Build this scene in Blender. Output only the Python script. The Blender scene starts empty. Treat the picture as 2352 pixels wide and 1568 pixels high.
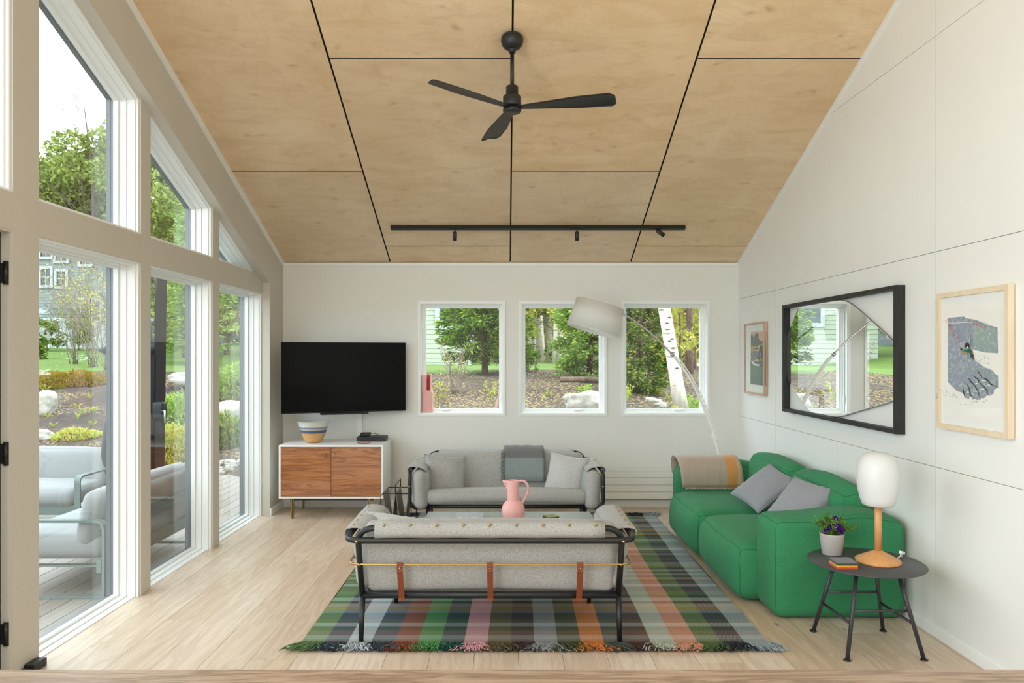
import bpy, bmesh, math, random
import numpy as np
from mathutils import Matrix, Vector, Euler, noise as mnoise

random.seed(7); RNG = np.random.default_rng(11)
SC = bpy.context.scene
COL = SC.collection
PI = math.pi

def S(r, g, b):
    f = lambda c: (c/255/12.92) if c/255 <= .04045 else ((c/255+.055)/1.055)**2.4
    return (f(r), f(g), f(b), 1.0)

# ------------------------------------------------------------------ camera
F = 1680.0; CX = 1163.0; CY = 815.0; CZ = 1.55
cam_d = bpy.data.cameras.new('camera'); cam = bpy.data.objects.new('camera', cam_d); COL.objects.link(cam)
cam.location = (0, 0, CZ); cam.rotation_euler = (PI/2, 0, 0)
cam_d.sensor_width = 36; cam_d.lens = F/2352*36
cam_d.shift_x = (1176-CX)/2352; cam_d.shift_y = (CY-784)/2352
cam_d.clip_end = 300; cam_d.clip_start = .05
SC.camera = cam

# ------------------------------------------------------------------ sky, lights, exposure
world = bpy.data.worlds.new('overcast_sky'); SC.world = world; world.use_nodes = True
nt = world.node_tree; nt.nodes.clear()
wo = nt.nodes.new('ShaderNodeOutputWorld'); bg = nt.nodes.new('ShaderNodeBackground')
bg.inputs[0].default_value = (.83, .94, 1.0, 1); bg.inputs[1].default_value = 4.3
nt.links.new(bg.outputs[0], wo.inputs[0])

def area_light(name, loc, rot, sx, sy, power, color=(1, 1, 1)):
    d = bpy.data.lights.new(name, 'AREA'); d.shape = 'RECTANGLE'; d.size = sx; d.size_y = sy
    d.energy = power; d.color = color
    o = bpy.data.objects.new(name, d); o.location = loc; o.rotation_euler = rot; COL.objects.link(o); return o
# added fill lamps behind the camera, overhead and left, with no real opening there
area_light('overhead_fill_light', (0.1, -.9, 3.80), (math.radians(38), 0, 0), 3.6, 2.4, 100, (.83, .935, 1.0))
area_light('left_fill_light', (-2.2, -.4, 1.7), (0, -PI/2, 0), 2.8, 3.4, 205, (.83, .935, 1.0))
SC.view_settings.view_transform = 'Standard'; SC.view_settings.look = 'None'
SC.view_settings.gamma = 1; SC.view_settings.use_curve_mapping = False
SC.view_settings.exposure = 0.23
SC.cycles.use_denoising = True
SC.cycles.max_bounces = 10; SC.cycles.diffuse_bounces = 6; SC.cycles.glossy_bounces = 4
SC.cycles.transparent_max_bounces = 16; SC.cycles.transmission_bounces = 6
SC.cycles.sample_clamp_indirect = 6
SC.cycles.caustics_reflective = False; SC.cycles.caustics_refractive = False

# ------------------------------------------------------------------ material helpers
class NT:
    def __init__(s, name):
        s.m = bpy.data.materials.new(name); s.m.use_nodes = True; s.t = s.m.node_tree; s.t.nodes.clear()
        s.out = s.t.nodes.new('ShaderNodeOutputMaterial')
    def n(s, typ, ins=None, **kw):
        nd = s.t.nodes.new('ShaderNode'+typ)
        for k, v in kw.items(): setattr(nd, k, v)
        for k, v in (ins or {}).items():
            sock = nd.inputs[k]
            if hasattr(v, 'is_output') or isinstance(v, bpy.types.NodeSocket): s.t.links.new(v, sock)
            else: sock.default_value = v
        return nd
    def ramp(s, fac, stops, interp='LINEAR'):
        r = s.n('ValToRGB', {0: fac}); cr = r.color_ramp; cr.interpolation = interp
        while len(cr.elements) < len(stops): cr.elements.new(.5)
        for e, (p, c) in zip(cr.elements, stops): e.position = p; e.color = c
        return r.outputs[0]
    def mix(s, f, a, b, mode='MIX'):
        m = s.n('Mix', data_type='RGBA', blend_type=mode)
        for i, v in ((0, f), (6, a), (7, b)):
            if isinstance(v, bpy.types.NodeSocket): s.t.links.new(v, m.inputs[i])
            else: m.inputs[i].default_value = v
        return m.outputs[2]
    def math(s, op, a, b=0.0, c=0.0):
        m = s.n('Math', operation=op)
        for i, v in enumerate((a, b, c)):
            if isinstance(v, bpy.types.NodeSocket): s.t.links.new(v, m.inputs[i])
            else: m.inputs[i].default_value = v
        return m.outputs[0]
    def coords(s, scale=(1, 1, 1), rnd=0.0, rot=(0, 0, 0)):
        tc = s.n('TexCoord'); v = tc.outputs['Object']
        if rnd:
            oi = s.n('ObjectInfo')
            w = s.n('VectorMath', {0: v, 1: s.n('CombineXYZ', {0: s.math('MULTIPLY', oi.outputs['Random'], rnd), 1: s.math('MULTIPLY', oi.outputs['Random'], rnd*1.7), 2: s.math('MULTIPLY', oi.outputs['Random'], rnd*.6)}).outputs[0]}, operation='ADD')
            v = w.outputs[0]
        mp = s.n('Mapping', {0: v, 2: rot, 3: scale}); return mp.outputs[0]
    def noise(s, vec, scale, detail=3, rough=.5, dist=0.0):
        return s.n('TexNoise', {'Vector': vec, 'Scale': scale, 'Detail': detail, 'Roughness': rough, 'Distortion': dist}).outputs[0]
    def bump(s, h, strength=.3, dist=.01):
        return s.n('Bump', {'Strength': strength, 'Distance': dist, 'Height': h}).outputs[0]
    def bsdf(s, color, rough=.5, metal=0.0, bump=None, **kw):
        ins = {'Base Color': color, 'Roughness': rough, 'Metallic': metal}
        if bump is not None: ins['Normal'] = bump
        ins.update(kw)
        b = s.n('BsdfPrincipled', ins); s.t.links.new(b.outputs[0], s.out.inputs[0]); return b
    def link(s, sh): s.t.links.new(sh, s.out.inputs[0]); return s.m

def plain(name, col, rough=.5, metal=0.0, **kw):
    t = NT(name); t.bsdf(col, rough, metal, None, **kw); return t.m

def painted(name, col, rough=.55, amt=.02):
    t = NT(name); v = t.coords()
    n = t.noise(v, 3.0, 4)
    c2 = tuple(x*(1-amt*3) for x in col[:3])+(1,)
    t.bsdf(t.mix(n, col, c2), rough, 0, t.bump(t.noise(v, 160, 2), .04, .002)); return t.m

def fabric(name, col, melange=.35, weave=900, wr=0.25, wscale=7, rough=.95, sheen=.25):
    t = NT(name); v = t.coords()
    sp = t.noise(v, weave*.35, 2, .7)
    dark = tuple(x*(1-melange) for x in col[:3])+(1,); light = tuple(min(1, x*(1+melange*.8)) for x in col[:3])+(1,)
    c = t.ramp(sp, [(.35, dark), (.65, light)])
    big = t.noise(v, 2.5, 2)
    c = t.mix(t.math('MULTIPLY', big, .25), c, dark)
    wrk = t.noise(v, wscale, 3, .5, 1.2)
    fine = t.noise(v, weave*.5, 1)
    b1 = t.bump(wrk, wr, .02)
    b = t.n('Bump', {'Strength': .25, 'Distance': .0015, 'Height': fine, 'Normal': b1}).outputs[0]
    t.bsdf(c, rough, 0, b, **{'Sheen Weight': sheen, 'Sheen Roughness': .5}); return t.m

def wood(name, c1, c2, axis=1, scale=1.0, rough=.45, rnd=7.0, lines=1.0, contrast=1.0, knots=False, bumpy=.08, vary=0.12):
    """straight-grained timber, grain along the given local axis"""
    t = NT(name)
    sc = [9*scale]*3; sc[axis] = .9*scale
    v = t.coords(tuple(sc), rnd)
    sc2 = [60*scale]*3; sc2[axis] = 1.6*scale
    v2 = t.coords(tuple(sc2), rnd)
    a = t.noise(v, 1.0, 4, .6, 1.4)
    rings = t.math('PINGPONG', t.math('MULTIPLY', a, 9*lines), 1.0)
    fine = t.noise(v2, 1.0, 3, .7)
    f = t.math('ADD', t.math('MULTIPLY', rings, .55*contrast), t.math('MULTIPLY', fine, .55))
    c = t.ramp(f, [(.15, c2), (.75, c1)])
    if vary:
        oi = t.n('ObjectInfo')
        hsv = t.n('HueSaturation', {'Saturation': t.math('ADD', t.math('MULTIPLY', oi.outputs['Random'], -.25), 1.1), 'Value': t.math('ADD', t.math('MULTIPLY', oi.outputs['Random'], vary*2), 1-vary), 'Color': c}); c = hsv.outputs[0]
    if knots:
        vk = t.coords((2.2, .8, 1), rnd*3)
        vo = t.n('TexVoronoi', {'Vector': vk, 'Scale': 1.6, 'Randomness': 1.0}).outputs['Distance']
        kf = t.ramp(vo, [(.025, (1, 1, 1, 1)), (.055, (0, 0, 0, 1))])
        c = t.mix(t.math('MULTIPLY', kf, .75), c, S(105, 108, 118))
    t.bsdf(c, rough, 0, t.bump(fine, bumpy, .003)); return t.m

M = {}
M['wall'] = painted('white_wall_paint', S(233, 233, 228), .6)
M['wallpanel'] = painted('white_panel_paint', S(236, 237, 235), .5)
M['trim'] = painted('white_trim_paint', S(238, 240, 238), .4, .01)
M['beam'] = painted('warm_white_beam_paint_shaded', S(203, 198, 187), .55)  # warm white darkened: the shade on posts and left wall is in the colour
M['vinyl'] = plain('white_window_frame', S(240, 243, 242), .3)
M['gasket'] = plain('grey_outer_window_frame', S(78, 83, 89), .35)
M['black'] = plain('black_powder_coat', S(26, 27, 28), .45)
M['blackmetal'] = plain('black_satin_metal', S(30, 32, 33), .35, .3)
M['brass'] = plain('brushed_brass', S(186, 152, 94), .3, 1.0)
M['gap'] = plain('dark_gap_backing', S(30, 22, 16), .9)
M['paneljoint'] = plain('grey_joint_backing', S(140, 140, 136), .9)
M['subfloor'] = plain('dark_subfloor', S(80, 62, 46), .9)
M['chrome'] = plain('brushed_steel', S(190, 192, 192), .3, .9)
M['oak'] = wood('whitewashed_oak', S(219, 200, 178), S(193, 169, 145), axis=1, rough=.34, knots=True, contrast=.7, vary=.08)
M['oakledge'] = wood('oak_table_top', S(160, 138, 118), S(112, 91, 73), axis=0, rough=.28, scale=2.2, bumpy=.3, rnd=3, vary=0)
M['walnut'] = wood('reclaimed_walnut', S(188, 120, 62), S(124, 66, 30), axis=0, rough=.4, scale=1.3, rnd=9, contrast=.7, vary=.14)
M['beech'] = wood('beech_wood', S(218, 165, 108), S(200, 145, 90), axis=2, rough=.4, rnd=0, contrast=.4, vary=0)
M['ashframe'] = wood('pale_ash_frame', S(235, 220, 195), S(218, 198, 168), axis=2, rough=.5, rnd=2, contrast=.4, vary=0)
M['roseframe'] = wood('pinkish_oak_frame', S(212, 180, 156), S(190, 155, 132), axis=2, rough=.5, rnd=2, contrast=.4, vary=0)
M['ebony'] = wood('black_stained_ash', S(38, 37, 36), S(20, 19, 19), axis=2, rough=.55, rnd=2, vary=0, bumpy=.4)
M['whitelac'] = plain('white_lacquer', S(240, 239, 235), .3)
M['greyfab'] = fabric('grey_melange_wool', S(172, 171, 168), .42, 900, .12, 5, sheen=.06)
M['lightfab'] = fabric('pale_grey_wool', S(192, 192, 190), .3, 900, .3, 9)
M['greenfab'] = fabric('emerald_green_wool', S(50, 132, 88), .22, 700, .28, 5, sheen=.04)
M['lilacfab'] = fabric('cool_grey_cotton', S(146, 148, 156), .08, 700, .25, 8)
M['greenseam'] = plain('dark_green_seam', S(36, 104, 66), .9)
M['leather'] = fabric('tan_leather', S(126, 64, 36), .12, 200, .1, 20, rough=.55, sheen=0)
M['greyleather'] = fabric('grey_saddle_leather', S(128, 126, 116), .12, 200, .1, 20, rough=.5, sheen=0)
M['shade'] = fabric('white_linen_shade', S(232, 230, 228), .04, 900, 0, 9)
def shade_cloth():
    t = NT('white_lampshade_linen'); d = t.n('BsdfDiffuse', {0: (.97, .965, .95, 1)}); tl = t.n('BsdfTranslucent', {0: (.98, .975, .96, 1)})
    return t.link(t.n('MixShader', {0: .62, 1: d.outputs[0], 2: tl.outputs[0]}).outputs[0])
M['shade'] = shade_cloth()
M['opal'] = plain('frosted_opal_glass', S(215, 217, 217), .4)
M['tabletop'] = plain('charcoal_table_laminate', S(70, 70, 72), .42)
M['chartube'] = plain('charcoal_steel_tube', S(58, 58, 62), .4, .2)
M['tvscreen'] = plain('black_tv_screen', (.0025, .0025, .003, 1), .12, 0, **{'Specular IOR Level': .08})
M['pink'] = plain('pink_glazed_ceramic', S(234, 176, 172), .45)
M['pinkin'] = plain('deep_pink_ceramic_inside', S(205, 98, 98), .6)
M['mint'] = plain('pale_green_glass_top', S(144, 157, 155), .18)
M['soil'] = plain('dark_potting_soil', S(48, 36, 28), .95)
M['potgrey'] = plain('pale_grey_glazed_pot', S(176, 172, 168), .4)
M['plastic'] = plain('white_plastic', S(236, 236, 234), .35)
M['mirror'] = plain('mirror_silver', (.93, .95, .94, 1), .0, 1.0)
M['mirroredge'] = plain('black_mirror_edge', S(24, 24, 24), .3)

def ply():
    t = NT('birch_plywood'); v = t.coords((1, 1, 1), 31.0)
    a = t.noise(v, 1.15, 3, .45, .9)
    cont = t.math('PINGPONG', t.math('MULTIPLY', a, 34), .5)
    ln = t.ramp(cont, [(.0, (1, 1, 1, 1)), (.16, (0, 0, 0, 1))])
    big = t.noise(v, 1.6, 3, .55)
    vs = t.coords((2.2, 6.5, 2), 31.0)
    fl = t.noise(vs, 1.0, 5, .6, 1.0)
    c = t.ramp(big, [(.3, S(219, 191, 153)), (.7, S(233, 208, 174))])
    c = t.mix(t.math('MULTIPLY', t.ramp(fl, [(.45, (0, 0, 0, 1)), (.8, (1, 1, 1, 1))]), .55), c, S(194, 160, 118))
    c = t.mix(t.math('MULTIPLY', ln, .13), c, S(188, 146, 106))
    # little curls ("eyes") in the birch figure
    vv = t.coords((3.0, 5.5, 3.0), 31.0)
    wob = t.n('VectorMath', {0: vv, 1: t.n('VectorMath', {0: t.n('TexNoise', {'Vector': vv, 'Scale': 1.5}).outputs[1], 'Scale': .7}, operation='SCALE').outputs[0]}, operation='ADD').outputs[0]
    vo = t.n('TexVoronoi', {'Vector': wob, 'Scale': 1.25}).outputs['Distance']
    eye = t.ramp(vo, [(.0, (1, 1, 1, 1)), (.10, (.25, .25, .25, 1)), (.22, (0, 0, 0, 1))])
    c = t.mix(t.math('MULTIPLY', eye, .62), c, S(158, 116, 76))
    oi = t.n('ObjectInfo')
    c = t.n('HueSaturation', {'Saturation': t.math('ADD', t.math('MULTIPLY', oi.outputs['Random'], .22), .9), 'Value': t.math('ADD', t.math('MULTIPLY', oi.outputs['Random'], .1), .93), 'Color': c}).outputs[0]
    t.bsdf(c, .42, 0, t.bump(fl, .12, .01)); return t.m
M['ply'] = ply()

def glass_pane(name='window_glass', refl=1.0, tint=(.97, .985, .98, 1)):
    t = NT(name)
    tr = t.n('BsdfTransparent', {0: tint}); gl = t.n('BsdfGlossy', {0: (1, 1, 1, 1), 1: .0})
    ge = t.n('NewGeometry')     # Schlick reflectance of a thin pane, the same from both sides
    c = t.math('ABSOLUTE', t.n('VectorMath', {0: ge.outputs['Incoming'], 1: ge.outputs['Normal']}, operation='DOT_PRODUCT').outputs['Value'])
    f = t.math('MINIMUM', t.math('MULTIPLY', t.math('ADD', t.math('MULTIPLY', t.math('POWER', t.math('SUBTRACT', 1.0, c), 5.0), .96), .04), refl), 1.0)
    mx = t.n('MixShader', {0: f, 1: tr.outputs[0], 2: gl.outputs[0]}); return t.link(mx.outputs[0])
M['glass'] = glass_pane()
M['glass_back'] = glass_pane('coated_window_glass', .4)
M['pictureglass'] = glass_pane('picture_glass', .4, (.99, .99, .99, 1))

def leafmat(name, c1, c2, c3=None, trans=.35):
    t = NT(name); g = t.n('NewGeometry')
    stops = [(0, c1), (1, c2)] if c3 is None else [(0, c1), (.5, c2), (1, c3)]
    c = t.ramp(g.outputs['Random Per Island'], stops)
    d = t.n('BsdfDiffuse', {0: c}); tl = t.n('BsdfTranslucent', {0: c})
    return t.link(t.n('MixShader', {0: trans, 1: d.outputs[0], 2: tl.outputs[0]}).outputs[0])
M['leaf_spruce'] = leafmat('spruce_needles', S(52, 84, 36), S(104, 138, 52), S(160, 176, 70))
M['leaf_cedar'] = leafmat('cedar_sprays', S(58, 96, 40), S(108, 144, 58), S(184, 168, 84))
M['leaf_light'] = leafmat('pale_green_needles', S(102, 140, 62), S(146, 176, 84), S(184, 196, 106))
M['leaf_maple'] = leafmat('spring_leaves', S(82, 104, 50), S(128, 143, 72), S(166, 172, 96))
M['leaf_yellow'] = leafmat('yellow_green_leaves', S(152, 166, 70), S(196, 200, 96), S(212, 180, 100))
M['leaf_bright'] = leafmat('bright_fern_fronds', S(130, 170, 50), S(160, 196, 70))
M['leaf_rust'] = leafmat('rusty_groundcover', S(130, 118, 46), S(168, 140, 60), S(128, 96, 48))
M['leaf_pot'] = leafmat('petunia_leaves', S(60, 100, 44), S(110, 150, 66), S(150, 170, 84))
M['petal'] = leafmat('purple_petals', S(58, 22, 98), S(92, 36, 140), None, .2)
def bark(name, c1, c2, bands=False):
    t = NT(name); v = t.coords((4, 4, 1.2))
    n = t.noise(v, 3, 4, .6)
    c = t.ramp(n, [(.35, c2), (.65, c1)])
    if bands:
        vb = t.coords((2.5, 2.5, 16)); nb = t.noise(vb, 1.2, 3, .7)
        c = t.mix(t.ramp(nb, [(.60, (0, 0, 0, 1)), (.68, (1, 1, 1, 1))]), c, S(90, 78, 66))
    t.bsdf(c, .9, 0, t.bump(n, .4, .02)); return t.m
M['birchbark'] = bark('white_birch_bark', S(222, 214, 200), S(196, 182, 168), True)
M['brownbark'] = bark('brown_bark', S(122, 100, 84), S(84, 66, 54))
M['pinkbark'] = bark('pinkish_bark', S(172, 142, 128), S(146, 116, 102))
M['twig'] = bark('grey_twigs', S(150, 136, 122), S(112, 98, 86))
M['darktwig'] = bark('dark_twigs', S(104, 92, 84), S(76, 66, 60))
def ground():
    t = NT('mulch_with_fallen_blossoms'); v = t.coords()
    n = t.noise(v, 9, 5, .7)
    c = t.ramp(n, [(.3, S(44, 34, 31)), (.7, S(84, 68, 60))])
    vo = t.n('TexVoronoi', {'Vector': v, 'Scale': 21.0})
    wy = t.n('SeparateXYZ', {0: v}).outputs[0]
    pet = t.math('MULTIPLY', t.ramp(vo.outputs['Distance'], [(.36, (1, 1, 1, 1)), (.44, (0, 0, 0, 1))]), t.ramp(t.math('ADD', t.noise(v, 1.1, 3), t.math('MULTIPLY', t.math('GREATER_THAN', wy, -3.0), .10)), [(.44, (.0, .0, .0, 1)), (.60, (1, 1, 1, 1))]))
    c = t.mix(pet, c, t.ramp(t.n('SeparateColor', {0: vo.outputs['Color']}).outputs[0], [(0, S(182, 158, 84)), (1, S(124, 98, 70))]))
    t.bsdf(c, .95, 0, t.bump(n, .8, .05)); return t.m
M['mulch'] = ground()
def lawn():
    t = NT('lawn_grass'); v = t.coords(); n = t.noise(v, 4, 6, .7)
    t.bsdf(t.ramp(n, [(.3, S(78, 104, 36)), (.7, S(106, 128, 48))]), .95, 0, t.bump(n, .6, .05)); return t.m
M['lawn'] = lawn()
def rockm(name, a, b):
    t = NT(name); v = t.coords(); n = t.noise(v, 5, 6, .65)
    t.bsdf(t.ramp(n, [(.35, b), (.65, a)]), .9, 0, t.bump(n, .6, .03)); return t.m
M['rock'] = rockm('pale_granite', S(188, 182, 170), S(140, 136, 124))
M['pinkrock'] = rockm('pinkish_granite', S(190, 150, 136), S(158, 124, 112))
M['deck'] = wood('weathered_grey_decking', S(150, 142, 132), S(122, 114, 106), axis=1, rough=.6, rnd=5, knots=False, contrast=.5)
M['outfab'] = fabric('outdoor_grey_fabric', S(140, 141, 141), .06, 500, .2, 4)
M['outmetal'] = plain('sage_grey_aluminium', S(104, 116, 112), .4)
M['canopy'] = fabric('charcoal_canopy_fabric', S(44, 48, 54), .1, 500, .4, 3)
M['mast'] = plain('dark_brown_mast', S(40, 34, 34), .4)
M['siding'] = painted('grey_clapboard', S(122, 132, 136), .7)
M['siding2'] = painted('cream_clapboard', S(172, 178, 160), .7)
M['housetrim'] = plain('white_house_trim', S(176, 182, 184), .6)
M['housewin'] = plain('dark_house_window', S(54, 66, 68), .1)
M['roofm'] = plain('grey_roof_shingle', S(92, 92, 94), .9)

# ------------------------------------------------------------------ mesh helpers
class MB:
    def __init__(s): s.v = []; s.f = []; s.m = []; s.sm = []
    def add(s, verts, faces, mat=0, smooth=False, X=None):
        b = len(s.v)
        if X is not None: verts = [X @ Vector(p) for p in verts]
        s.v.extend([tuple(p) for p in verts]); s.f.extend([tuple(i+b for i in f) for f in faces])
        s.m.extend([mat]*len(faces)); s.sm.extend([smooth]*len(faces)); return s
    def box(s, x0, x1, y0, y1, z0, z1, mat=0, X=None, bev=0.0):
        if bev <= 0:
            v = [(x, y, z) for z in (z0, z1) for y in (y0, y1) for x in (x0, x1)]
            return s.add(v, [(0, 2, 3, 1), (4, 5, 7, 6), (0, 1, 5, 4), (1, 3, 7, 5), (3, 2, 6, 7), (2, 0, 4, 6)], mat, False, X)
        bm = bmesh.new(); bmesh.ops.create_cube(bm, size=1)
        for q in bm.verts: q.co = ((x0+x1)/2+q.co.x*(x1-x0), (y0+y1)/2+q.co.y*(y1-y0), (z0+z1)/2+q.co.z*(z1-z0))
        bmesh.ops.bevel(bm, geom=bm.edges[:], offset=bev, segments=2, affect='EDGES', profile=.5)
        return s.bm(bm, mat, False, X)
    def bm(s, bm, mat=0, smooth=True, X=None):
        bm.verts.index_update()
        s.add([q.co.copy() for q in bm.verts], [tuple(q.index for q in f.verts) for f in bm.faces], mat, smooth, X); bm.free(); return s
    def tube(s, path, r, n=8, mat=0, closed=False, X=None, caps=True):
        P = [Vector(p) for p in path]; k = len(P)
        R = r if isinstance(r, (list, tuple)) else [r]*k
        T = []
        for i in range(k):
            a = P[i-1] if (i > 0 or closed) else P[i]; b = P[(i+1) % k] if (i < k-1 or closed) else P[i]
            t = (b-a); T.append(t.normalized() if t.length > 1e-9 else Vector((0, 0, 1)))
        up = Vector((0, 0, 1)) if abs(T[0].z) < .9 else Vector((1, 0, 0))
        nrm = (up-T[0]*up.dot(T[0])).normalized(); vs = []
        for i in range(k):
            nrm = (nrm-T[i]*nrm.dot(T[i])); nrm = nrm.normalized() if nrm.length > 1e-9 else Vector((1, 0, 0))
            bn = T[i].cross(nrm)
            for j in range(n):
                a = 2*PI*j/n; vs.append(P[i]+(nrm*math.cos(a)+bn*math.sin(a))*R[i])
        fs = []
        for i in range(k if closed else k-1):
            for j in range(n):
                a = i*n+j; b = i*n+(j+1) % n; c = ((i+1) % k)*n+(j+1) % n; d = ((i+1) % k)*n+j; fs.append((a, b, c, d))
        if caps and not closed: fs.append(tuple(range(n))[::-1]); fs.append(tuple((k-1)*n+j for j in range(n)))
        return s.add(vs, fs, mat, True, X)
    def lathe(s, prof, c=(0, 0, 0), n=32, mat=0, X=None):
        vs = []; fs = []; k = len(prof)
        for (r, z) in prof:
            for j in range(n):
                a = 2*PI*j/n; vs.append((c[0]+r*math.cos(a), c[1]+r*math.sin(a), c[2]+z))
        for i in range(k-1):
            for j in range(n): fs.append((i*n+j, i*n+(j+1) % n, (i+1)*n+(j+1) % n, (i+1)*n+j))
        if prof[0][0] > 1e-6: fs.append(tuple(range(n))[::-1])
        if prof[-1][0] > 1e-6: fs.append(tuple((k-1)*n+j for j in range(n)))
        return s.add(vs, fs, mat, True, X)
    def prism(s, poly, a0, a1, axis='x', mat=0, X=None):
        """poly in the two other axes, extruded along axis"""
        def mk(p, a): return {'x': (a, p[0], p[1]), 'y': (p[0], a, p[1]), 'z': (p[0], p[1], a)}[axis]
        k = len(poly); vs = [mk(p, a0) for p in poly]+[mk(p, a1) for p in poly]
        fs = [tuple(range(k))[::-1], tuple(range(k, 2*k))]+[(i, (i+1) % k, k+(i+1) % k, k+i) for i in range(k)]
        return s.add(vs, fs, mat, False, X)
    def ring(s, poly, ins, a0, a1, axis='x', mat=0, X=None):
        inn = inset(poly, ins); k = len(poly)
        def mk(p, a): return {'x': (a, p[0], p[1]), 'y': (p[0], a, p[1]), 'z': (p[0], p[1], a)}[axis]
        vs = [mk(p, a0) for p in poly]+[mk(p, a0) for p in inn]+[mk(p, a1) for p in poly]+[mk(p, a1) for p in inn]
        fs = []
        for i in range(k):
            j = (i+1) % k
            fs += [(i, j, k+j, k+i), (2*k+i, 3*k+i, 3*k+j, 2*k+j), (k+i, k+j, 3*k+j, 3*k+i), (i, 2*k+i, 2*k+j, j)]
        return s.add(vs, fs, mat, False, X)
    def soft(s, c, h, r, bulge=(0, 0, 0), n=7, mat=0, X=None, deform=None):
        """rounded, softly bulging box: centre c, half sizes h, edge radius r"""
        def axis_s(hh, rr):
            rr = min(rr, hh*.999); e = 1-rr/hh
            a = [-1, -1+(1-e)*.12, -1+(1-e)*.35, -1+(1-e)*.65]; mid = [-e+2*e*i/n for i in range(n+1)]
            return a+mid+[-x for x in a[::-1]]
        A = [axis_s(h[i], r) for i in range(3)]
        idx = {}; vs = []; fs = []
        def vert(p):
            key = (round(p[0], 5), round(p[1], 5), round(p[2], 5))
            if key in idx: return idx[key]
            q = [p[i]*h[i] for i in range(3)]
            inn = [max(-(h[i]-min(r, h[i]*.999)), min(h[i]-min(r, h[i]*.999), q[i])) for i in range(3)]
            d = Vector([q[i]-inn[i] for i in range(3)])
            if d.length > 1e-9: d = d.normalized()*r
            o = Vector(inn)+d
            for i in range(3):
                j = (i+1) % 3; k = (i+2) % 3
                o[i] += bulge[i]*p[i]*(1-p[j]**2)*(1-p[k]**2)
            if deform: o = deform(o, p)
            idx[key] = len(vs); vs.append(Vector(o)+Vector(c)); return idx[key]
        for ax in range(3):
            j = (ax+1) % 3; k = (ax+2) % 3
            for sg in (-1, 1):
                for a in range(len(A[j])-1):
                    for b in range(len(A[k])-1):
                        q = []
                        for (u, v) in ((a, b), (a+1, b), (a+1, b+1), (a, b+1)):
                            p = [0, 0, 0]; p[ax] = sg; p[j] = A[j][u]; p[k] = A[k][v]; q.append(vert(p))
                        fs.append(tuple(q if sg > 0 else q[::-1]))
        return s.add(vs, fs, mat, True, X)
    def build(s, name, mats, parent=None, at=None):
        """links the collected geometry as ONE mesh object; coordinates are world coordinates
        (or the parent's local ones when the parent still stands at the origin)"""
        if not isinstance(mats, (list, tuple)): mats = [mats]
        V = np.array(s.v, dtype=float)
        if parent is not None:
            off = Vector((0, 0, 0)); p = parent
            while p is not None: off += p.location; p = p.parent
            if at is None: at = off
        elif at is None:
            lo = V.min(0); hi = V.max(0); at = Vector(((lo[0]+hi[0])/2, (lo[1]+hi[1])/2, lo[2])); off = Vector((0, 0, 0))
        else: off = Vector((0, 0, 0))
        at = Vector(at)
        me = bpy.data.meshes.new(name); me.from_pydata((V-np.array(at)).tolist(), [], s.f)
        for m in mats: me.materials.append(m)
        me.polygons.foreach_set('material_index', s.m); me.polygons.foreach_set('use_smooth', s.sm); me.update()
        o = bpy.data.objects.new(name, me); COL.objects.link(o); o.location = at-off
        if parent is not None: o.parent = parent
        return o

def inset(poly, d):
    """inward offset of a convex polygon"""
    k = len(poly); area = sum(poly[i][0]*poly[(i+1) % k][1]-poly[(i+1) % k][0]*poly[i][1] for i in range(k))
    sg = 1 if area > 0 else -1; L = []
    for i in range(k):
        a = Vector(poly[i]); b = Vector(poly[(i+1) % k]); t = (b-a).normalized(); n = Vector((-t.y, t.x))*sg; L.append((a+n*d, t))
    out = []
    for i in range(k):
        p, t = L[i-1]; q, u = L[i]; cr = t.x*u.y-t.y*u.x; w = ((q.x-p.x)*u.y-(q.y-p.y)*u.x)/cr; out.append((p.x+t.x*w, p.y+t.y*w))
    return out

def clip(poly, a, b, c):
    """keep a*x+b*y<=c"""
    out = []
    for i in range(len(poly)):
        p = poly[i]; q = poly[(i+1) % len(poly)]; dp = a*p[0]+b*p[1]-c; dq = a*q[0]+b*q[1]-c
        if dp <= 0: out.append(p)
        if (dp < 0 < dq) or (dq < 0 < dp): w = dp/(dp-dq); out.append((p[0]+(q[0]-p[0])*w, p[1]+(q[1]-p[1])*w))
    return out

def tag(o, label=None, cat=None, group=None, kind=None):
    if label: o['label'] = label
    if cat: o['category'] = cat
    if group: o['group'] = group
    if kind: o['kind'] = kind
    return o
def thing(name, loc, label, cat, group=None):
    o = bpy.data.objects.new(name, None); COL.objects.link(o); o.location = loc; o.empty_display_size = .1
    return tag(o, label, cat, group)
def struct(o): o['kind'] = 'structure'; return o
def copy_tree(o, parent=None):
    c = o.copy(); COL.objects.link(c); c.parent = parent
    for ch in list(o.children): copy_tree(ch, c)
    return c
def P(px, py, Y): return Vector(((px-CX)*Y/F, Y, CZ-(py-CY)*Y/F))
def arc(c, r, a0, a1, n, u, v):
    c = Vector(c); u = Vector(u); v = Vector(v)
    return [c+u*(r*math.cos(a0+(a1-a0)*i/n))+v*(r*math.sin(a0+(a1-a0)*i/n)) for i in range(n+1)]
def roundpath(pts, r, n=6, closed=False):
    """polyline with rounded corners"""
    P_ = [Vector(p) for p in pts]; k = len(P_); out = []
    for i in range(k):
        if not closed and i in (0, k-1): out.append(P_[i]); continue
        a = P_[i-1]; b = P_[i]; c = P_[(i+1) % k]
        d1 = (a-b).normalized(); d2 = (c-b).normalized()
        rr = min(r, (a-b).length*.49, (c-b).length*.49)
        p1 = b+d1*rr; p2 = b+d2*rr
        for j in range(n+1):
            t = j/n; out.append(p1*(1-t)**2+b*2*t*(1-t)+p2*t*t)
    return out

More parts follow.
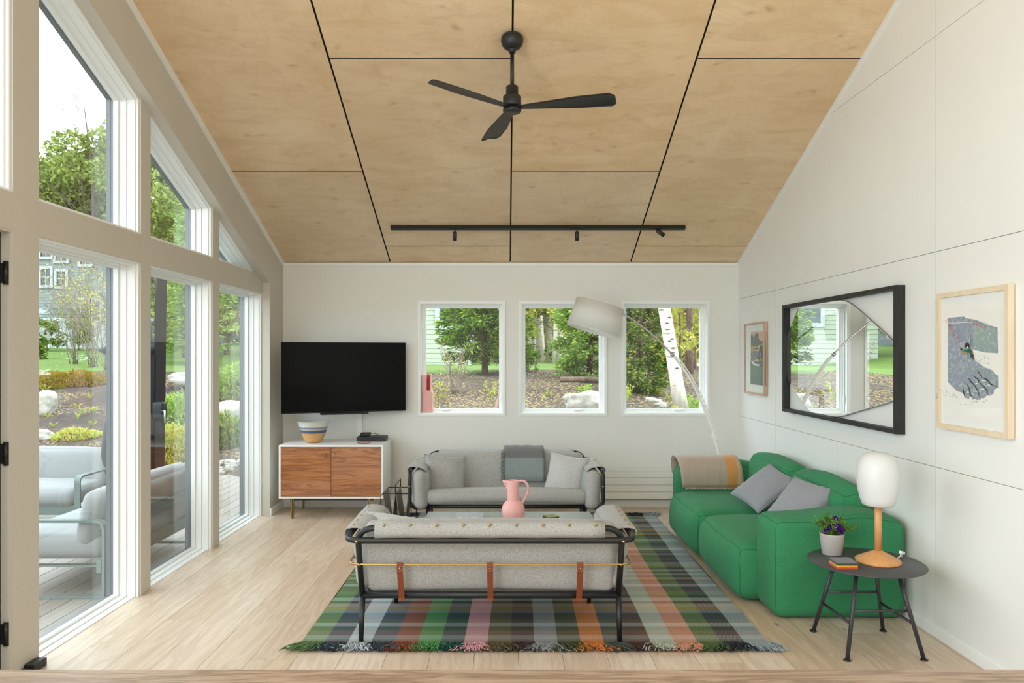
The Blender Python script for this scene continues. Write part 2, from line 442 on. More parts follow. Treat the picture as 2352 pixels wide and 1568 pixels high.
def pillow_mesh(mb, w, h, t, X, n=16, seed=0, mat=0, wr=.006):
    vs = []; fs = []; idx = {}
    rs = np.random.default_rng(seed); ph = rs.uniform(0, 6, 6)
    for side in (1, -1):
        for i in range(n+1):
            for j in range(n+1):
                u = -math.cos(PI*i/n)*.5+ -1*(1-2*i/n)*.5; v = -math.cos(PI*j/n)*.5+ -1*(1-2*j/n)*.5
                edge = i in (0, n) or j in (0, n)
                if edge and side == -1: idx[(side, i, j)] = idx[(1, i, j)]; continue
                th = t*(max(0, 1-u*u)*max(0, 1-v*v))**.42*side
                x = w/2*u*(1-.09*(1-v*v)); y = h/2*v*(1-.09*(1-u*u))
                rr = math.hypot(u, v)
                th += side*wr*math.sin(9*u*v*3+ph[0])*math.exp(-((1-abs(u))**2+(1-abs(v))**2)*2) * (0 if edge else 1)
                th += side*wr*math.sin(5*u+ph[1]+2*v)*(1-u*u)*(1-v*v)
                idx[(side, i, j)] = len(vs); vs.append((x, y, th))
    for side in (1, -1):
        for i in range(n):
            for j in range(n):
                q = (idx[(side, i, j)], idx[(side, i+1, j)], idx[(side, i+1, j+1)], idx[(side, i, j+1)]); fs.append(q if side > 0 else q[::-1])
    mb.add(vs, fs, mat, True, X)
    # seam welt round the rim
    rim = [idx[(1, i, 0)] for i in range(n)]+[idx[(1, n, j)] for j in range(n)]+[idx[(1, i, n)] for i in range(n, 0, -1)]+[idx[(1, 0, j)] for j in range(n, 0, -1)]
    mb.tube([vs[i] for i in rim], .003, 5, mat, True, X)

def leaves(n_pts, pts, nrm, ln, wd, mb_v, mb_f, droop=0.0):
    """one quad per point, direction nrm (numpy n x 3) with random roll"""
    k = len(pts)
    d = nrm/np.maximum(np.linalg.norm(nrm, axis=1, keepdims=True), 1e-6)
    rv = RNG.normal(size=(k, 3)); s = np.cross(d, rv); s /= np.maximum(np.linalg.norm(s, axis=1, keepdims=True), 1e-6)
    L = ln*RNG.uniform(.6, 1.3, (k, 1)); W = wd*RNG.uniform(.6, 1.3, (k, 1))
    a = pts; b = pts+d*L*.5+s*W*.5; c = pts+d*L; e = pts+d*L*.5-s*W*.5
    c[:, 2] -= droop*L[:, 0]
    mb_v.append(np.stack([a, b, c, e], 1).reshape(-1, 3))
def leaf_object(name, chunks, mat, parent, at=None):
    V = np.concatenate(chunks); n = len(V)//4
    me = bpy.data.meshes.new(name)
    off = Vector((0, 0, 0)); p = parent
    while p is not None: off += p.location; p = p.parent
    V = V-np.array(off)
    me.vertices.add(n*4); me.vertices.foreach_set('co', V.astype(np.float32).ravel())
    me.loops.add(n*4); me.loops.foreach_set('vertex_index', np.arange(n*4, dtype=np.int32))
    me.polygons.add(n); me.polygons.foreach_set('loop_start', np.arange(0, n*4, 4, dtype=np.int32)); me.polygons.foreach_set('loop_total', np.full(n, 4, np.int32))
    me.materials.append(mat); me.update(calc_edges=True)
    o = bpy.data.objects.new(name, me); COL.objects.link(o); o.parent = parent; return o
# =================================================================== room shell
XL, XP, XR, YB, YF = -2.28, -2.35, 2.37, 7.47, -3.5
RIDGE = 1.5
def ZC(y): return 2.4926+.397*(YB-y) if y >= RIDGE else 2.4926+.397*(YB-RIDGE)-.397*(RIDGE-y)
def ZR(y): return 2.277+.4056*(6.977-y)

# floor: sub-floor with every oak plank as its own piece
fl = MB().box(-2.57, XR+.12, YF-.1, YB+.15, -.25, -.014).build('floor', M['subfloor'], at=(0, 0, 0)); struct(fl)
rp = random.Random(5)
k = -11
while .062+.2275*k < XR:
    x0 = max(-2.42, .062+.2275*k); x1 = min(XR+.004, .062+.2275*(k+1)); k += 1
    if x1 <= -2.42: continue
    y = YB; first = True
    while y > YF:
        ln = rp.uniform(.6, 2.0) if first else rp.choice((1.9, 2.2, 2.4)); first = False
        y0 = max(YF, y-ln)
        MB().box(x0+.0008, x1-.0008, y0+.0008, y-.0008, -.014, rp.uniform(-.0005, 0)).build('plank', M['oak'], fl, at=((x0+x1)/2, y0, 0))
        y = y0

# ceiling: black-backed, birch plywood sheets with open joints
ceil_poly = [(YB+.15, ZC(YB)-.0595+.011), (RIDGE, ZC(RIDGE)+.011), (YF-.1, ZC(YF-.1)+.011), (YF-.1, ZC(YF-.1)+.3), (RIDGE, ZC(RIDGE)+.3), (YB+.15, ZC(YB)+.24)]
ce = MB()
ce.prism([(YB+.15, ZC(YB+.15)+.011), (RIDGE, ZC(RIDGE)+.011), (RIDGE, ZC(RIDGE)+.25), (YB+.15, ZC(YB+.15)+.25)], -2.62, XR+.12, 'x')
ce.prism([(RIDGE, ZC(RIDGE)+.011), (YF-.1, ZC(YF-.1)+.011), (YF-.1, ZC(YF-.1)+.25), (RIDGE, ZC(RIDGE)+.25)], -2.62, XR+.12, 'x')
ceiling = struct(ce.build('ceiling', M['gap'], at=(0, 0, 0)))
strips = [(XL-.35, -1.183, (7.47, 6.03, 3.75, 1.5)), (-1.183, .04, (7.47, 7.16, 4.87, 2.59, 1.5)),
          (.04, 1.267, (7.47, 6.03, 3.75, 1.5)), (1.267, XR+.01, (7.47, 7.16, 4.87, 2.59, 1.5))]
for (x0, x1, ys) in strips:
    for a, b in zip(ys[:-1], ys[1:]):
        g = .0065
        ya, yb = (a-g*.7 if a < 7.4 else a+.01), b+g*.7
        mb = MB().prism([(ya, ZC(ya)), (yb, ZC(yb)), (yb, ZC(yb)+.0112), (ya, ZC(ya)+.0112)], x0+g, x1-g, 'x'); mb.m = [1, 1, 0, 1, 1, 1]   # stained edges
        mb.build('plywood_panel', [M['ply'], M['gap']], ceiling, at=((x0+x1)/2, (a+b)/2, ZC((a+b)/2)))
    for a, b in ((1.5, -.8), (-.8, -3.5)):
        MB().prism([(a-.005, ZC(a-.005)), (b+.005, ZC(b+.005)), (b+.005, ZC(b+.005)+.0112), (a-.005, ZC(a-.005)+.0112)], x0+.006, x1-.006, 'x').build('plywood_panel', M['ply'], ceiling, at=((x0+x1)/2, (a+b)/2, ZC((a+b)/2)))

# back wall with its three window openings
BW = [(-.880, -.030), (.150, 1.008), (1.196, 2.054)]; BZ = (.950, 2.079)
w = MB(); xs = [-2.62]+[q for p in BW for q in p]+[XR+.12]
w.box(xs[0], xs[-1], YB, YB+.16, -.25, BZ[0]); w.box(xs[0], xs[-1], YB, YB+.16, BZ[1], 2.62)
for i in range(0, len(xs), 2): w.box(xs[i], xs[i+1], YB, YB+.16, BZ[0], BZ[1])
struct(w.build('wall_back', M['wall'], at=(0, YB, 0)))
# right wall: joint backing plus square painted panels
poly = [(YF, -.25), (YB+.02, -.25), (YB+.02, ZC(YB)+.1), (RIDGE, ZC(RIDGE)+.1), (YF, ZC(YF)+.1)]
wr_ = struct(MB().prism(poly, XR+.007, XR+.12, 'x').build('wall_right', M['paneljoint'], at=(XR, 0, 0)))
ylines = [YB]+[6.44-1.2*i for i in range(9)]; zl = [0, .932, 2.119, 3.31, 4.5, 5.7]
for ya, yb in zip(ylines[:-1], ylines[1:]):
    for za, zb in zip(zl[:-1], zl[1:]):
        g = .0016
        pg = [(ya-g*(ya < 7.4), za+g), (yb+g, za+g), (yb+g, zb-g), (ya-g*(ya < 7.4), zb-g)]
        pg = clip(pg, .397, 1, 2.4926+.397*YB+.01); pg = clip(pg, -.397, 1, ZC(RIDGE)-.397*RIDGE+.01)
        pg = clip(pg, -1, 0, -YF)
        if len(pg) > 2: MB().prism(pg, XR, XR+.008, 'x').build('wall_panel', M['wallpanel'], wr_)
# rear wall, behind the camera
struct(MB().prism([(XL-.34, -.25), (XR+.12, -.25), (XR+.12, ZC(YF)+.1), (XL-.34, ZC(YF)+.1)], YF-.1, YF, 'y').build('wall_rear', M['wall']))
# left wall: far pier, raking band under the ceiling, solid part behind the door
wl = MB()
wl.prism([(7.05, -.25), (YB+.01, -.25), (YB+.01, ZC(YB)+.05), (7.05, ZC(7.05)+.05)], -2.562, XL, 'x')
wl.prism([(7.05, ZR(7.05)), (7.05, ZC(7.05)+.05), (2.4, ZC(2.4)+.05), (2.4, ZR(2.4))], -2.562, XL, 'x')
wl.prism([(2.4, -.25), (2.4, ZC(2.4)+.05), (RIDGE, ZC(RIDGE)+.05), (YF-.1, ZC(YF-.1)+.05), (YF-.1, -.25)], -2.562, XL, 'x')
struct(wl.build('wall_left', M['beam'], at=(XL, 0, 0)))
# posts and cross beam of the window wall
posts = [(3.484, 3.679), (4.705, 4.832), (5.857, 5.991)]
n = 1
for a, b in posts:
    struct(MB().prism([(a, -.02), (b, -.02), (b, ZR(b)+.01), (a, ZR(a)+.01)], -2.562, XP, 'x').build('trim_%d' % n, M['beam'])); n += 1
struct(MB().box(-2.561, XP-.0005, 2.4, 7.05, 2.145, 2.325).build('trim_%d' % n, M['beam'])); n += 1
# small cove strips where walls meet the ceiling
def rake_strip(x0, x1, d):
    return MB().prism([(YB, ZC(YB)), (YB, ZC(YB)-d), (RIDGE, ZC(RIDGE)-d), (RIDGE, ZC(RIDGE))], x0, x1, 'x')
struct(rake_strip(XL, XL+.016, .045).build('trim_%d' % n, M['trim'])); n += 1
struct(rake_strip(XR-.012, XR, .03).build('trim_%d' % n, M['trim'])); n += 1
struct(MB().box(XL+.016, XR-.012, YB-.016, YB, ZC(YB)-.036, ZC(YB)-.002).build('trim_%d' % n, M['trim'])); n += 1
struct(MB().box(XL+.014, XR-.015, YB-.014, YB, 0, .072).build('baseboard_back', M['trim']))
struct(MB().box(XR-.014, XR, YF, YB, 0, .052).build('baseboard_right', M['trim']))
struct(MB().box(XL, XL+.014, 7.052, YB, 0, .072).build('baseboard_left', M['trim']))

# windows of the left wall
def side_window(nm, poly):
    k = MB(); g = MB()
    k.ring(poly, .012, -2.38, XP-.012, 'x'); k.ring(poly, .022, -2.43, -2.381, 'x'); k.ring(poly, .030, -2.475, -2.431, 'x'); k.ring(poly, .045, -2.505, -2.476, 'x')
    root = struct(k.build(nm, M['vinyl'], at=(-2.5, sum(p[0] for p in poly)/len(poly), min(p[1] for p in poly))))
    g.ring(poly, .018, -2.535, -2.512, 'x'); g.ring(poly, .022, -2.563, -2.536, 'x'); g.build('outer_frame', M['gasket'], root)
    p2 = inset(poly, .04)
    MB().prism(p2, -2.5105, -2.5065, 'x').build('pane', M['glass'], root)
bays = [(3.679, 4.705), (4.832, 5.857), (5.991, 7.05)]
wn = 1
for a, b in bays:
    side_window('window_%d' % wn, [(a, -.018), (b, -.018), (b, 2.145), (a, 2.145)]); wn += 1
for a, b in bays[:2]+[(2.45, 3.484)]:
    side_window('window_%d' % wn, [(a, 2.325), (b, 2.325), (b, ZR(b)), (a, ZR(a))]); wn += 1
side_window('window_%d' % wn, [(5.991, 2.325), (6.977-(2.325-2.277)/.4056, 2.325), (5.991, ZR(5.991))]); wn += 1
# windows of the back wall
for i, (a, b) in enumerate(BW):
    poly = [(a, BZ[0]), (b, BZ[0]), (b, BZ[1]), (a, BZ[1])]
    k = MB(); outer = inset(poly, -.020)
    k.ring(outer, .021, YB-.012, YB+.001, 'y'); k.ring(poly, .010, YB+.001, YB+.05, 'y'); k.ring(poly, .022, YB+.05, YB+.075, 'y')
    k.ring(poly, .033, YB+.075, YB+.10, 'y'); k.ring(poly, .046, YB+.10, YB+.135, 'y')
    root = struct(k.build('window_%d' % wn, M['vinyl'], at=((a+b)/2, YB+.1, BZ[0]))); wn += 1
    MB().prism(inset(poly, .04), YB+.115, YB+.119, 'y').build('pane', M['glass_back'], root)
    MB().ring(poly, .044, YB+.136, YB+.17, 'y').build('outer_frame', M['vinyl'], root)
    # folding crank and the side lock
    cxk = {0: -.62, 1: .74, 2: 1.78}[i]
    c = MB(); c.box(cxk-.055, cxk+.055, YB+.06, YB+.095, BZ[0]+.012, BZ[0]+.045, bev=.006)
    c.tube([(cxk+.03, YB+.055, BZ[0]+.035), (cxk-.04, YB+.052, BZ[0]+.03)], .006, 8); c.build('crank', M['plastic'], root)
    lx = {0: b-.018, 1: a+.018, 2: a+.018}[i]
    MB().box(lx-.006, lx+.006, YB+.04, YB+.07, BZ[0]+.12, BZ[0]+.18, bev=.002).build('lock', M['vinyl'], root)

# door at the left edge of the picture
d = MB(); d.ring([(2.45, .0), (3.484, .0), (3.484, 2.145), (2.45, 2.145)], .012, -2.40, XP-.004, 'x')
d.ring([(2.45, .0), (3.484, .0), (3.484, 2.145), (2.45, 2.145)], .004, -2.56, -2.40, 'x')
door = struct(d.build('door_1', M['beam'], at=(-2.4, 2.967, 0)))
leafp = [(2.456, .006), (3.478, .006), (3.478, 2.139), (2.456, 2.139)]
MB().ring(leafp, .11, -2.45, -2.405, 'x').build('door_leaf', M['gasket'], door)
MB().prism(inset(leafp, .10), -2.43, -2.425, 'x').build('pane', M['glass'], door)
for z0, z1 in ((1.884, 1.994), (1.027, 1.137), (.172, .282)):
    h = MB(); h.tube([(-2.372, 3.468, z0), (-2.372, 3.468, z1)], .0115, 12); h.box(-2.404, -2.372, 3.462, 3.472, z0+.008, z1-.008)
    for q in (.35, .65): h.tube([(-2.372, 3.468, z0+(z1-z0)*q-.001), (-2.372, 3.468, z0+(z1-z0)*q+.001)], .0125, 12)
    h.build('hinge', M['blackmetal'], door)
ds = MB(); ds.box(-2.349, -2.298, 3.56, 3.66, .0, .042, bev=.003); ds.box(-2.349, -2.312, 3.535, 3.56, .004, .03, bev=.002)
tag(ds.build('door_stop', M['black']), 'small black door stop on the floor at the foot of the white post', 'door stop')

# =================================================================== outdoors: ground, deck
def sm(a, b, x):
    t = min(1, max(0, (x-a)/(b-a))); return t*t*(3-2*t)
def H(x, y):
    back = .62+min(max(y-7.7, 0)*.083, .62)-.07*max(0, x-1.2)*(1 if y < 14 else .6)
    left = -.16+min(max(max(y-10.25, (-7.1-x)*.9), 0)*.27, 1.36)
    w = sm(-4.2, -2.4, x) if y > 10 else (1 if x > -2.66 else 0)
    if 7.6 < y <= 10: w = sm(-3.2, -2.66, x)*(0 if x < -2.66 else 1)
    h = left*(1-w)+back*w
    if y > 16: h += .045*(min(y, 34)-16)*sm(5, 9, -x)
    h += .05*mnoise.noise(Vector((x*.6, y*.6, 0)))+.02*mnoise.noise(Vector((x*2.3, y*2.3, 4)))
    if x > -2.64 and y < 7.6: h = -.4
    if x > -7.05 and x <= -2.64 and y < 10.2: h = -.3
    return h
gx = [-60, -45, -36, -30, -26, -23]+[-21+.35*i for i in range(52)]
gx = [g for g in gx if g < -2.7]+[-2.66, -2.63]+[-2.4+.3*i for i in range(30)]+[7, 9, 12, 16, 22, 30, 45]
gy = [-12, -8, -4, 0, 3, 6, 7.58, 7.63]+[7.85+.3*i for i in range(30)]+[17+.8*i for i in range(20)]+[34, 38, 45, 60, 80]
gx = sorted(set(gx)); V = [(x, y, H(x, y)) for y in gy for x in gx]; W = len(gx); fa = []; ma = []
for j in range(len(gy)-1):
    for i in range(W-1):
        fa.append((j*W+i, j*W+i+1, (j+1)*W+i+1, (j+1)*W+i)); x = (gx[i]+gx[i+1])/2; y = (gy[j]+gy[j+1])/2
        edge = 15.3+.7*math.sin(x*.8)+.4*math.sin(x*2.1) + max(0, x-1.0)*4
        ma.append(1 if (y > edge and y < 34) or x < -16 else 0)
g = MB(); g.v = V; g.f = fa; g.m = ma; g.sm = [True]*len(fa)
struct(g.build('ground', [M['mulch'], M['lawn']], at=(0, 0, 0)))
dk = struct(MB().box(-7.0, -2.60, -4, 10.15, -.28, -.145).build('deck', M['subfloor'], at=(0, 0, 0)))
x = -7.0
while x < -2.7:
    x1 = min(x+.139, -2.58)
    for ya, yb in ((-4, 1.2), (1.2, 5.9), (5.9, 10.2)):
        MB().box(x+.003, x1-.003, ya+.002, yb-.002, -.145, -.12).build('deck_board', M['deck'], dk, at=((x+x1)/2, ya, -.12))
    x += .139
# =================================================================== big furniture
# ---- rug
COLS = [(96,130,80),(56,66,80),(182,192,196),(60,72,84),(142,74,48),(78,152,82),(24,74,70),(222,166,172),(104,94,60),(66,50,50),
        (152,158,160),(76,78,44),(222,132,52),(74,82,76),(80,52,46),(188,198,184),(212,150,124),(84,112,58),(38,46,54),(150,166,174)]
WF = [((150,140,122),.05),((190,192,186),.06),((150,112,98),.07),((60,92,62),.06),((200,204,202),.055),((86,92,60),.06),((40,62,72),.05),((24,56,58),.05),
      ((150,164,170),.05),((206,160,44),.06),((206,186,178),.055),((70,54,52),.05),((190,206,196),.06),((28,74,66),.06),((98,140,78),.06),((110,74,66),.045),
      ((60,74,92),.06),((206,200,210),.055),((112,106,60),.05),((78,58,52),.05),((198,168,150),.045),((52,100,60),.05),((150,176,166),.05),((84,52,50),.04),
      ((190,184,170),.045),((44,58,56),.05),((120,150,90),.045),((206,160,90),.035),((150,170,180),.06),((64,58,66),.05),((96,116,60),.05),((34,62,66),.05)]
X0, X1, Y0, Y1 = -1.095, 1.40, 3.915, 7.00
rows = []; y = Y0; i = 0; rr = random.Random(3)
while y < Y1-.01:
    c, h = WF[i] if i < len(WF) else WF[rr.randrange(len(WF))]
    h = min(h, Y1-y); rows.append((y, y+h, c)); y += h; i += 1
def rx(x, y): return x+.035*(y-Y0)/(Y1-Y0)*((x-X0)/(X1-X0)) + .006*math.sin(y*3+x)
vs = []; fs = []; cw = []; cf = []
xe = [X0+(X1-X0)*i/20 for i in range(21)]
for j, (ya, yb, wc) in enumerate(rows):
    for i in range(20):
        b = len(vs); vs += [(rx(xe[i], ya), ya, .0095), (rx(xe[i+1], ya), ya, .0095), (rx(xe[i+1], yb), yb, .0095), (rx(xe[i], yb), yb, .0095)]
        fs.append((b, b+1, b+2, b+3)); cw.append(S(*COLS[i])); cf.append(S(*wc))
b = len(vs)
ring_ = [(rx(X0, Y0), Y0), (rx(X1, Y0), Y0), (rx(X1, Y1), Y1), (rx(X0, Y1), Y1)]
vs += [(p[0], p[1], .0094) for p in ring_]+[(p[0], p[1], .0005) for p in ring_]
for a in range(4): fs.append((b+a, b+4+a, b+4+(a+1) % 4, b+(a+1) % 4)); cw.append(S(70, 72, 66)); cf.append(S(70, 72, 66))
def rugmat():
    t = NT('woven_plaid_wool'); v = t.coords()
    wa = t.n('VertexColor', layer_name='warp').outputs[0]; we = t.n('VertexColor', layer_name='weft').outputs[0]
    sx = t.n('SeparateXYZ', {0: v})
    # twill-like interlacing of the two yarn directions
    a = t.math('SINE', t.math('ADD', t.math('MULTIPLY', sx.outputs[0], 620), t.math('MULTIPLY', sx.outputs[1], 240)))
    b = t.math('SINE', t.math('SUBTRACT', t.math('MULTIPLY', sx.outputs[1], 520), t.math('MULTIPLY', sx.outputs[0], 200)))
    f = t.ramp(t.math('ADD', t.math('MULTIPLY', t.math('MULTIPLY', a, b), .5), .5), [(.40, (.12, .12, .12, 1)), (.60, (.86, .86, .86, 1))])
    f2 = t.math('ADD', t.math('MULTIPLY', f, .50), .08)
    c = t.mix(f2, wa, we)
    n = t.noise(v, 90, 3, .7); c = t.mix(t.math('MULTIPLY', n, .28), c, (.02, .02, .02, 1))
    t.bsdf(c, .95, 0, t.bump(t.math('ADD', t.math('MULTIPLY', f, .6), n), .35, .003)); return t.m
m_ = MB(); m_.add(vs, fs)
rug = m_.build('rug', rugmat(), at=(0, Y0, 0))
for nm, dat in (('warp', cw), ('weft', cf)):
    at_ = rug.data.color_attributes.new(nm, 'FLOAT_COLOR', 'CORNER')
    arr = np.repeat(np.array(dat, dtype=np.float32), 4, axis=0); at_.data.foreach_set('color', arr.ravel())
tag(rug, 'fringed plaid wool rug in green, grey, pink, rust and orange under the sofas', 'rug')
rf = random.Random(9)
for i, c in enumerate(COLS):
    fm = plain('fringe_yarn', S(*[int(q*.95) for q in c]), .95)
    for (yy, sg) in ((Y0, -1), (Y1, 1)):
        mb = MB()
        for k in range(85):
            x = rx(xe[i]+(xe[i+1]-xe[i])*rf.random(), yy); L = rf.uniform(.10, .17)
            dx = rf.gauss(0, .3)+(.2 if (i == 19) else 0)-(.15 if i == 0 else 0); z = .004+rf.random()*.008; ph = rf.random()*6
            up = False
            path = []
            for q in range(6):
                t_ = q/5; path.append((x+dx*L*t_+.006*math.sin(ph+t_*7), yy+sg*L*t_*(0.7 if not up else .4)+ (-sg*.012 if q == 0 else 0), max(.0035, z+.013*math.sin(t_*2.4)*rf.uniform(.2, 1.3))))
            mb.tube(path, .0034, 3, caps=False)
        tag(mb.build('fringe', fm, rug), kind='stuff')

# ---- tubular grey sofa (twice). Local frame: +y is the back, origin on the floor
def make_tube_sofa(label):
    root = thing('sofa', (0, 0, 0), label, 'sofa')
    L, H_, TR = .695, .765, .0165
    fr = MB()
    # two end frames (front leg, seat side bar, rear leg) and the inverted-U back hoop
    for sx in (-1, 1):
        MB().tube([(sx*.60, -.30, .0), (sx*.605, -.325, .285)], [.013, .0165], 12).build('leg', M['black'], root)
        lg = MB().tube([(sx*L, .315, .0), (sx*L, .275, .235)], [.0135, .0165], 12); lg.build('leg', M['black'], root)
    hoop = roundpath([(-L, .275, .235), (-L, .415, .635), (L, .415, .635), (L, .275, .235)], .10, 8)
    MB().tube(hoop, TR, 12).build('back_hoop', M['black'], root)
    # outer rail: behind the back, forward over both arms, down and in under the seat front
    W = H_
    rail = [(-.60, -.345, .325), (-W+.03, -.37, .325), (-W, -.38, .36), (-W-.002, -.40, .60), (-W, -.30, .625), (-W, .405, .575), (W, .405, .575), (W, -.30, .625), (W+.002, -.40, .60), (W, -.38, .36), (W-.03, -.37, .325), (.60, -.345, .325)]
    rail = [(-.62, -.335, .278), (-W, -.40, .278), (-W, -.40, .585), (-W+.01, .425, .573), (W-.01, .425, .573), (W, -.40, .585), (W, -.40, .278), (.62, -.335, .278)]
    MB().tube(roundpath(rail, .085, 8), TR, 12).build('arm_rail', M['black'], root)
    sf = MB(); sf.tube([(-L, -.335, .28), (L, -.335, .28)], TR, 12); sf.tube([(-L, .275, .240), (L, .275, .240)], TR+.003, 12)
    for sx in (-1, 1): sf.tube([(sx*.66, -.335, .279), (sx*.66, .275, .245)], TR, 12)
    sf.build('seat_frame', M['black'], root)
    sl = MB()
    for k in range(17):
        x = -.6+1.2*k/16; sl.box(x-.02, x+.02, -.32, .12, .268, .271, X=Matrix.Identity(4))
    sl.build('webbing', M['black'], root)
    # brass rod round the cushions
    rod = roundpath([(-.750, -.33, .46), (-.752, .36, .43), (.752, .36, .43), (.750, -.33, .46)], .06, 8)
    br = MB().tube(rod, .0065, 10)
    for sx in (-1, 1): br.tube([(sx*L, .350, .428), (sx*L, .372, .430)], .008, 8); br.tube([(sx*L, .43, .572), (sx*L, .447, .568)], .0085, 6); br.tube([(sx*.765, -.405, .46), (sx*.765, -.425, .46)], .008, 8)
    br.build('brass_rod', M['brass'], root)
    for x in (-.478, 0, .478):
        MB().box(x-.0155, x+.0155, 0, .004, 0, .205, X=Matrix.Translation((0, .298, .232)) @ Matrix.Rotation(-.40, 4, 'X') @ Matrix.Translation((0, .0, 0))).box(x-.0155, x+.0155, .374, .380, .395, .445).box(x-.0155, x+.0155, .286, .300, .214, .250).build('strap', M['leather'], root)
        MB().lathe([(.0, .004), (.004, .003), (.006, 0)], (0, 0, 0), 10, X=Matrix.Translation((x, .382, .415)) @ Matrix.Rotation(-PI/2, 4, 'X')).build('rivet', M['brass'], root)
    # seat
    MB().soft((0, 0, 0), (.650, .305, .062), .055, (.01, .012, .014), 8, X=Matrix.Translation((0, -.085, .322)) @ Matrix.Rotation(-.15, 4, 'X')).build('seat_cushion', M['greyfab'], root)
    # back cushion: hangs from the hoop, leaning
    def bow(o, p): o = Vector(o); o.y += -.02*(1-p[0]**2); return o
    A = Matrix.Translation((0, .256, .445)) @ Matrix.Rotation(-.30, 4, 'X')
    MB().soft((0, 0, 0), (.674, .060, .203), .042, (.008, .014, .01), 9, X=A, deform=bow).build('back_cushion', M['greyfab'], root)
    # arm cushions
    for sx in (-1, 1):
        B = Matrix.Translation((sx*.69, -.075, .418)) @ Matrix.Rotation(sx*.07, 4, 'Y')
        MB().soft((0, 0, 0), (.058, .335, .158), .054, (.012, .01, .01), 8, X=B).build('arm_cushion', M['greyfab'], root)
        # fabric flap folded over the rail and studded
        def flap(pr, u0, u1, nm_studs, ax):
            pass
    # flaps: thin shells following a profile
    def shell(profile, lo, hi, mk, th=.006, seg=14):
        vs = []; fs = []; k = len(profile)
        nr = []
        for i in range(k):
            a = Vector(profile[max(0, i-1)]); b = Vector(profile[min(k-1, i+1)]); t = (b-a).normalized(); nr.append(Vector((-t.y, t.x)))
        for s_ in range(seg+1):
            u = lo+(hi-lo)*s_/seg
            for side in (0, 1):
                for i in range(k):
                    q = Vector(profile[i])+nr[i]*(th*side+ .0015*math.sin(u*23+i)); vs.append(mk(u, q))
        st = 2*k
        for s_ in range(seg):
            for i in range(k-1):
                a = s_*st+i; fs.append((a, a+1, a+st+1, a+st)); a += k; fs.append((a, a+st, a+st+1, a+1))
            for i in (0, k-1):
                a = s_*st+i; fs.append((a, a+st, a+st+k, a+k) if i == 0 else (a, a+k, a+st+k, a+st))
        for s_ in (0, seg):
            for i in range(k-1):
                a = s_*st+i; fs.append((a, a+k, a+k+1, a+1) if s_ == 0 else (a, a+1, a+k+1, a+k))
        return vs, fs
    prof = [(.285, .628), (.32, .646), (.36, .653), (.395, .658), (.425, .658), (.442, .642), (.441, .614), (.430, .590)]
    vs, fs = shell(prof, -.60, .60, lambda u, q: (u, q.x, q.y))
    MB().add(vs, fs, 0, True).build('back_flap', M['greyfab'], root)
    for k in range(9):
        x = -.552+1.104*k/8
        MB().lathe([(.0092, 0), (.008, .004), (.004, .0065), (0, .007)], (0, 0, 0), 12, X=Matrix.Translation((x, .438, .656)) @ Matrix.Rotation(-.8, 4, 'X')).build('stud', M['brass'], root)
    for sx in (-1, 1):
        prof = [(.645, .570), (.68, .595), (.715, .603), (.75, .605), (.780, .602), (.793, .588), (.790, .565)]
        vs, fs = shell(prof, -.32, .27, lambda u, q: (sx*q.x, u, q.y-.005*(u+.32)/.6))
        MB().add(vs, fs, 0, True).build('arm_flap', M['greyfab'], root)
        for k in range(5):
            yy = -.24+.115*k
            MB().lathe([(.008, 0), (.007, .004), (.0035, .006), (0, .0065)], (0, 0, 0), 12, X=Matrix.Translation((sx*.757, yy, .610-.005*(yy+.32)/.6)) @ Matrix.Rotation(sx*.2, 4, 'Y')).build('stud', M['brass'], root)
    return root
sofa_far = make_tube_sofa('grey wool sofa with black tube frame against the back wall, facing the camera')
sofa_near = copy_tree(sofa_far)
sofa_near['label'] = 'grey wool sofa seen from behind, brass rod and three tan leather straps'
sofa_far.location = (.0, 6.42, .0095); sofa_far.scale = (1.04, 1, 1)
sofa_near.location = (-.086, 4.245, .0095); sofa_near.rotation_euler = (0, 0, PI)

# ---- emerald modular sofa
gs = thing('modular_sofa', (1.9, 5.45, 0), 'long emerald green modular sofa with plump seats against the right wall', 'sofa')
def gpart(nm, x0, x1, y0, y1, z0, z1, r, bl, deform=None):
    c = ((x0+x1)/2, (y0+y1)/2, (z0+z1)/2); h = ((x1-x0)/2, (y1-y0)/2, (z1-z0)/2)
    o = MB().soft(c, h, r, bl, 9, deform=deform).build(nm, M['greenfab'], gs)
    # top-edge and corner seams, thin welts following the form
    s_ = MB()
    def pt(p):
        q = [p[i]*h[i] for i in range(3)]; inn = [max(-(h[i]-r), min(h[i]-r, q[i])) for i in range(3)]
        d = Vector([q[i]-inn[i] for i in range(3)]); d = d.normalized()*r if d.length > 1e-9 else d
        w_ = Vector(inn)+d
        for i in range(3):
            j = (i+1) % 3; k = (i+2) % 3; w_[i] += bl[i]*p[i]*(1-p[j]**2)*(1-p[k]**2)
        if deform: w_ = Vector(deform(w_, p))
        return w_*1.0015+Vector(c)
    s_.tube([pt((-1, t, 1)) for t in np.linspace(-1, 1, 25)], .0016, 5)
    s_.tube([pt((t, -1, 1)) for t in np.linspace(-1, 1, 25)], .0016, 5)
    s_.tube([pt((-1, -1, t)) for t in np.linspace(1, -1, 17)], .0016, 5)
    s_.tube([pt((-1, 1, t)) for t in np.linspace(1, -1, 17)], .0016, 5)
    s_.build('seam', M['greenseam'], o)
    return o
def wob(sd, a=.008):
    def f(o, p):
        n_ = mnoise.noise_vector(Vector((p[0]*1.3+sd, p[1]*1.3, p[2]*1.3))); o = Vector(o)+n_*a; return o
    return f
def crease(sd, a=.004):
    g_ = wob(sd)
    def f(o, p):
        o = g_(o, p)
        if p[2] > .5: o.z += a*math.sin(p[0]*5+10*p[1]+sd)*(1-p[1]**2)*(p[0] < 1)
        return o
    return f
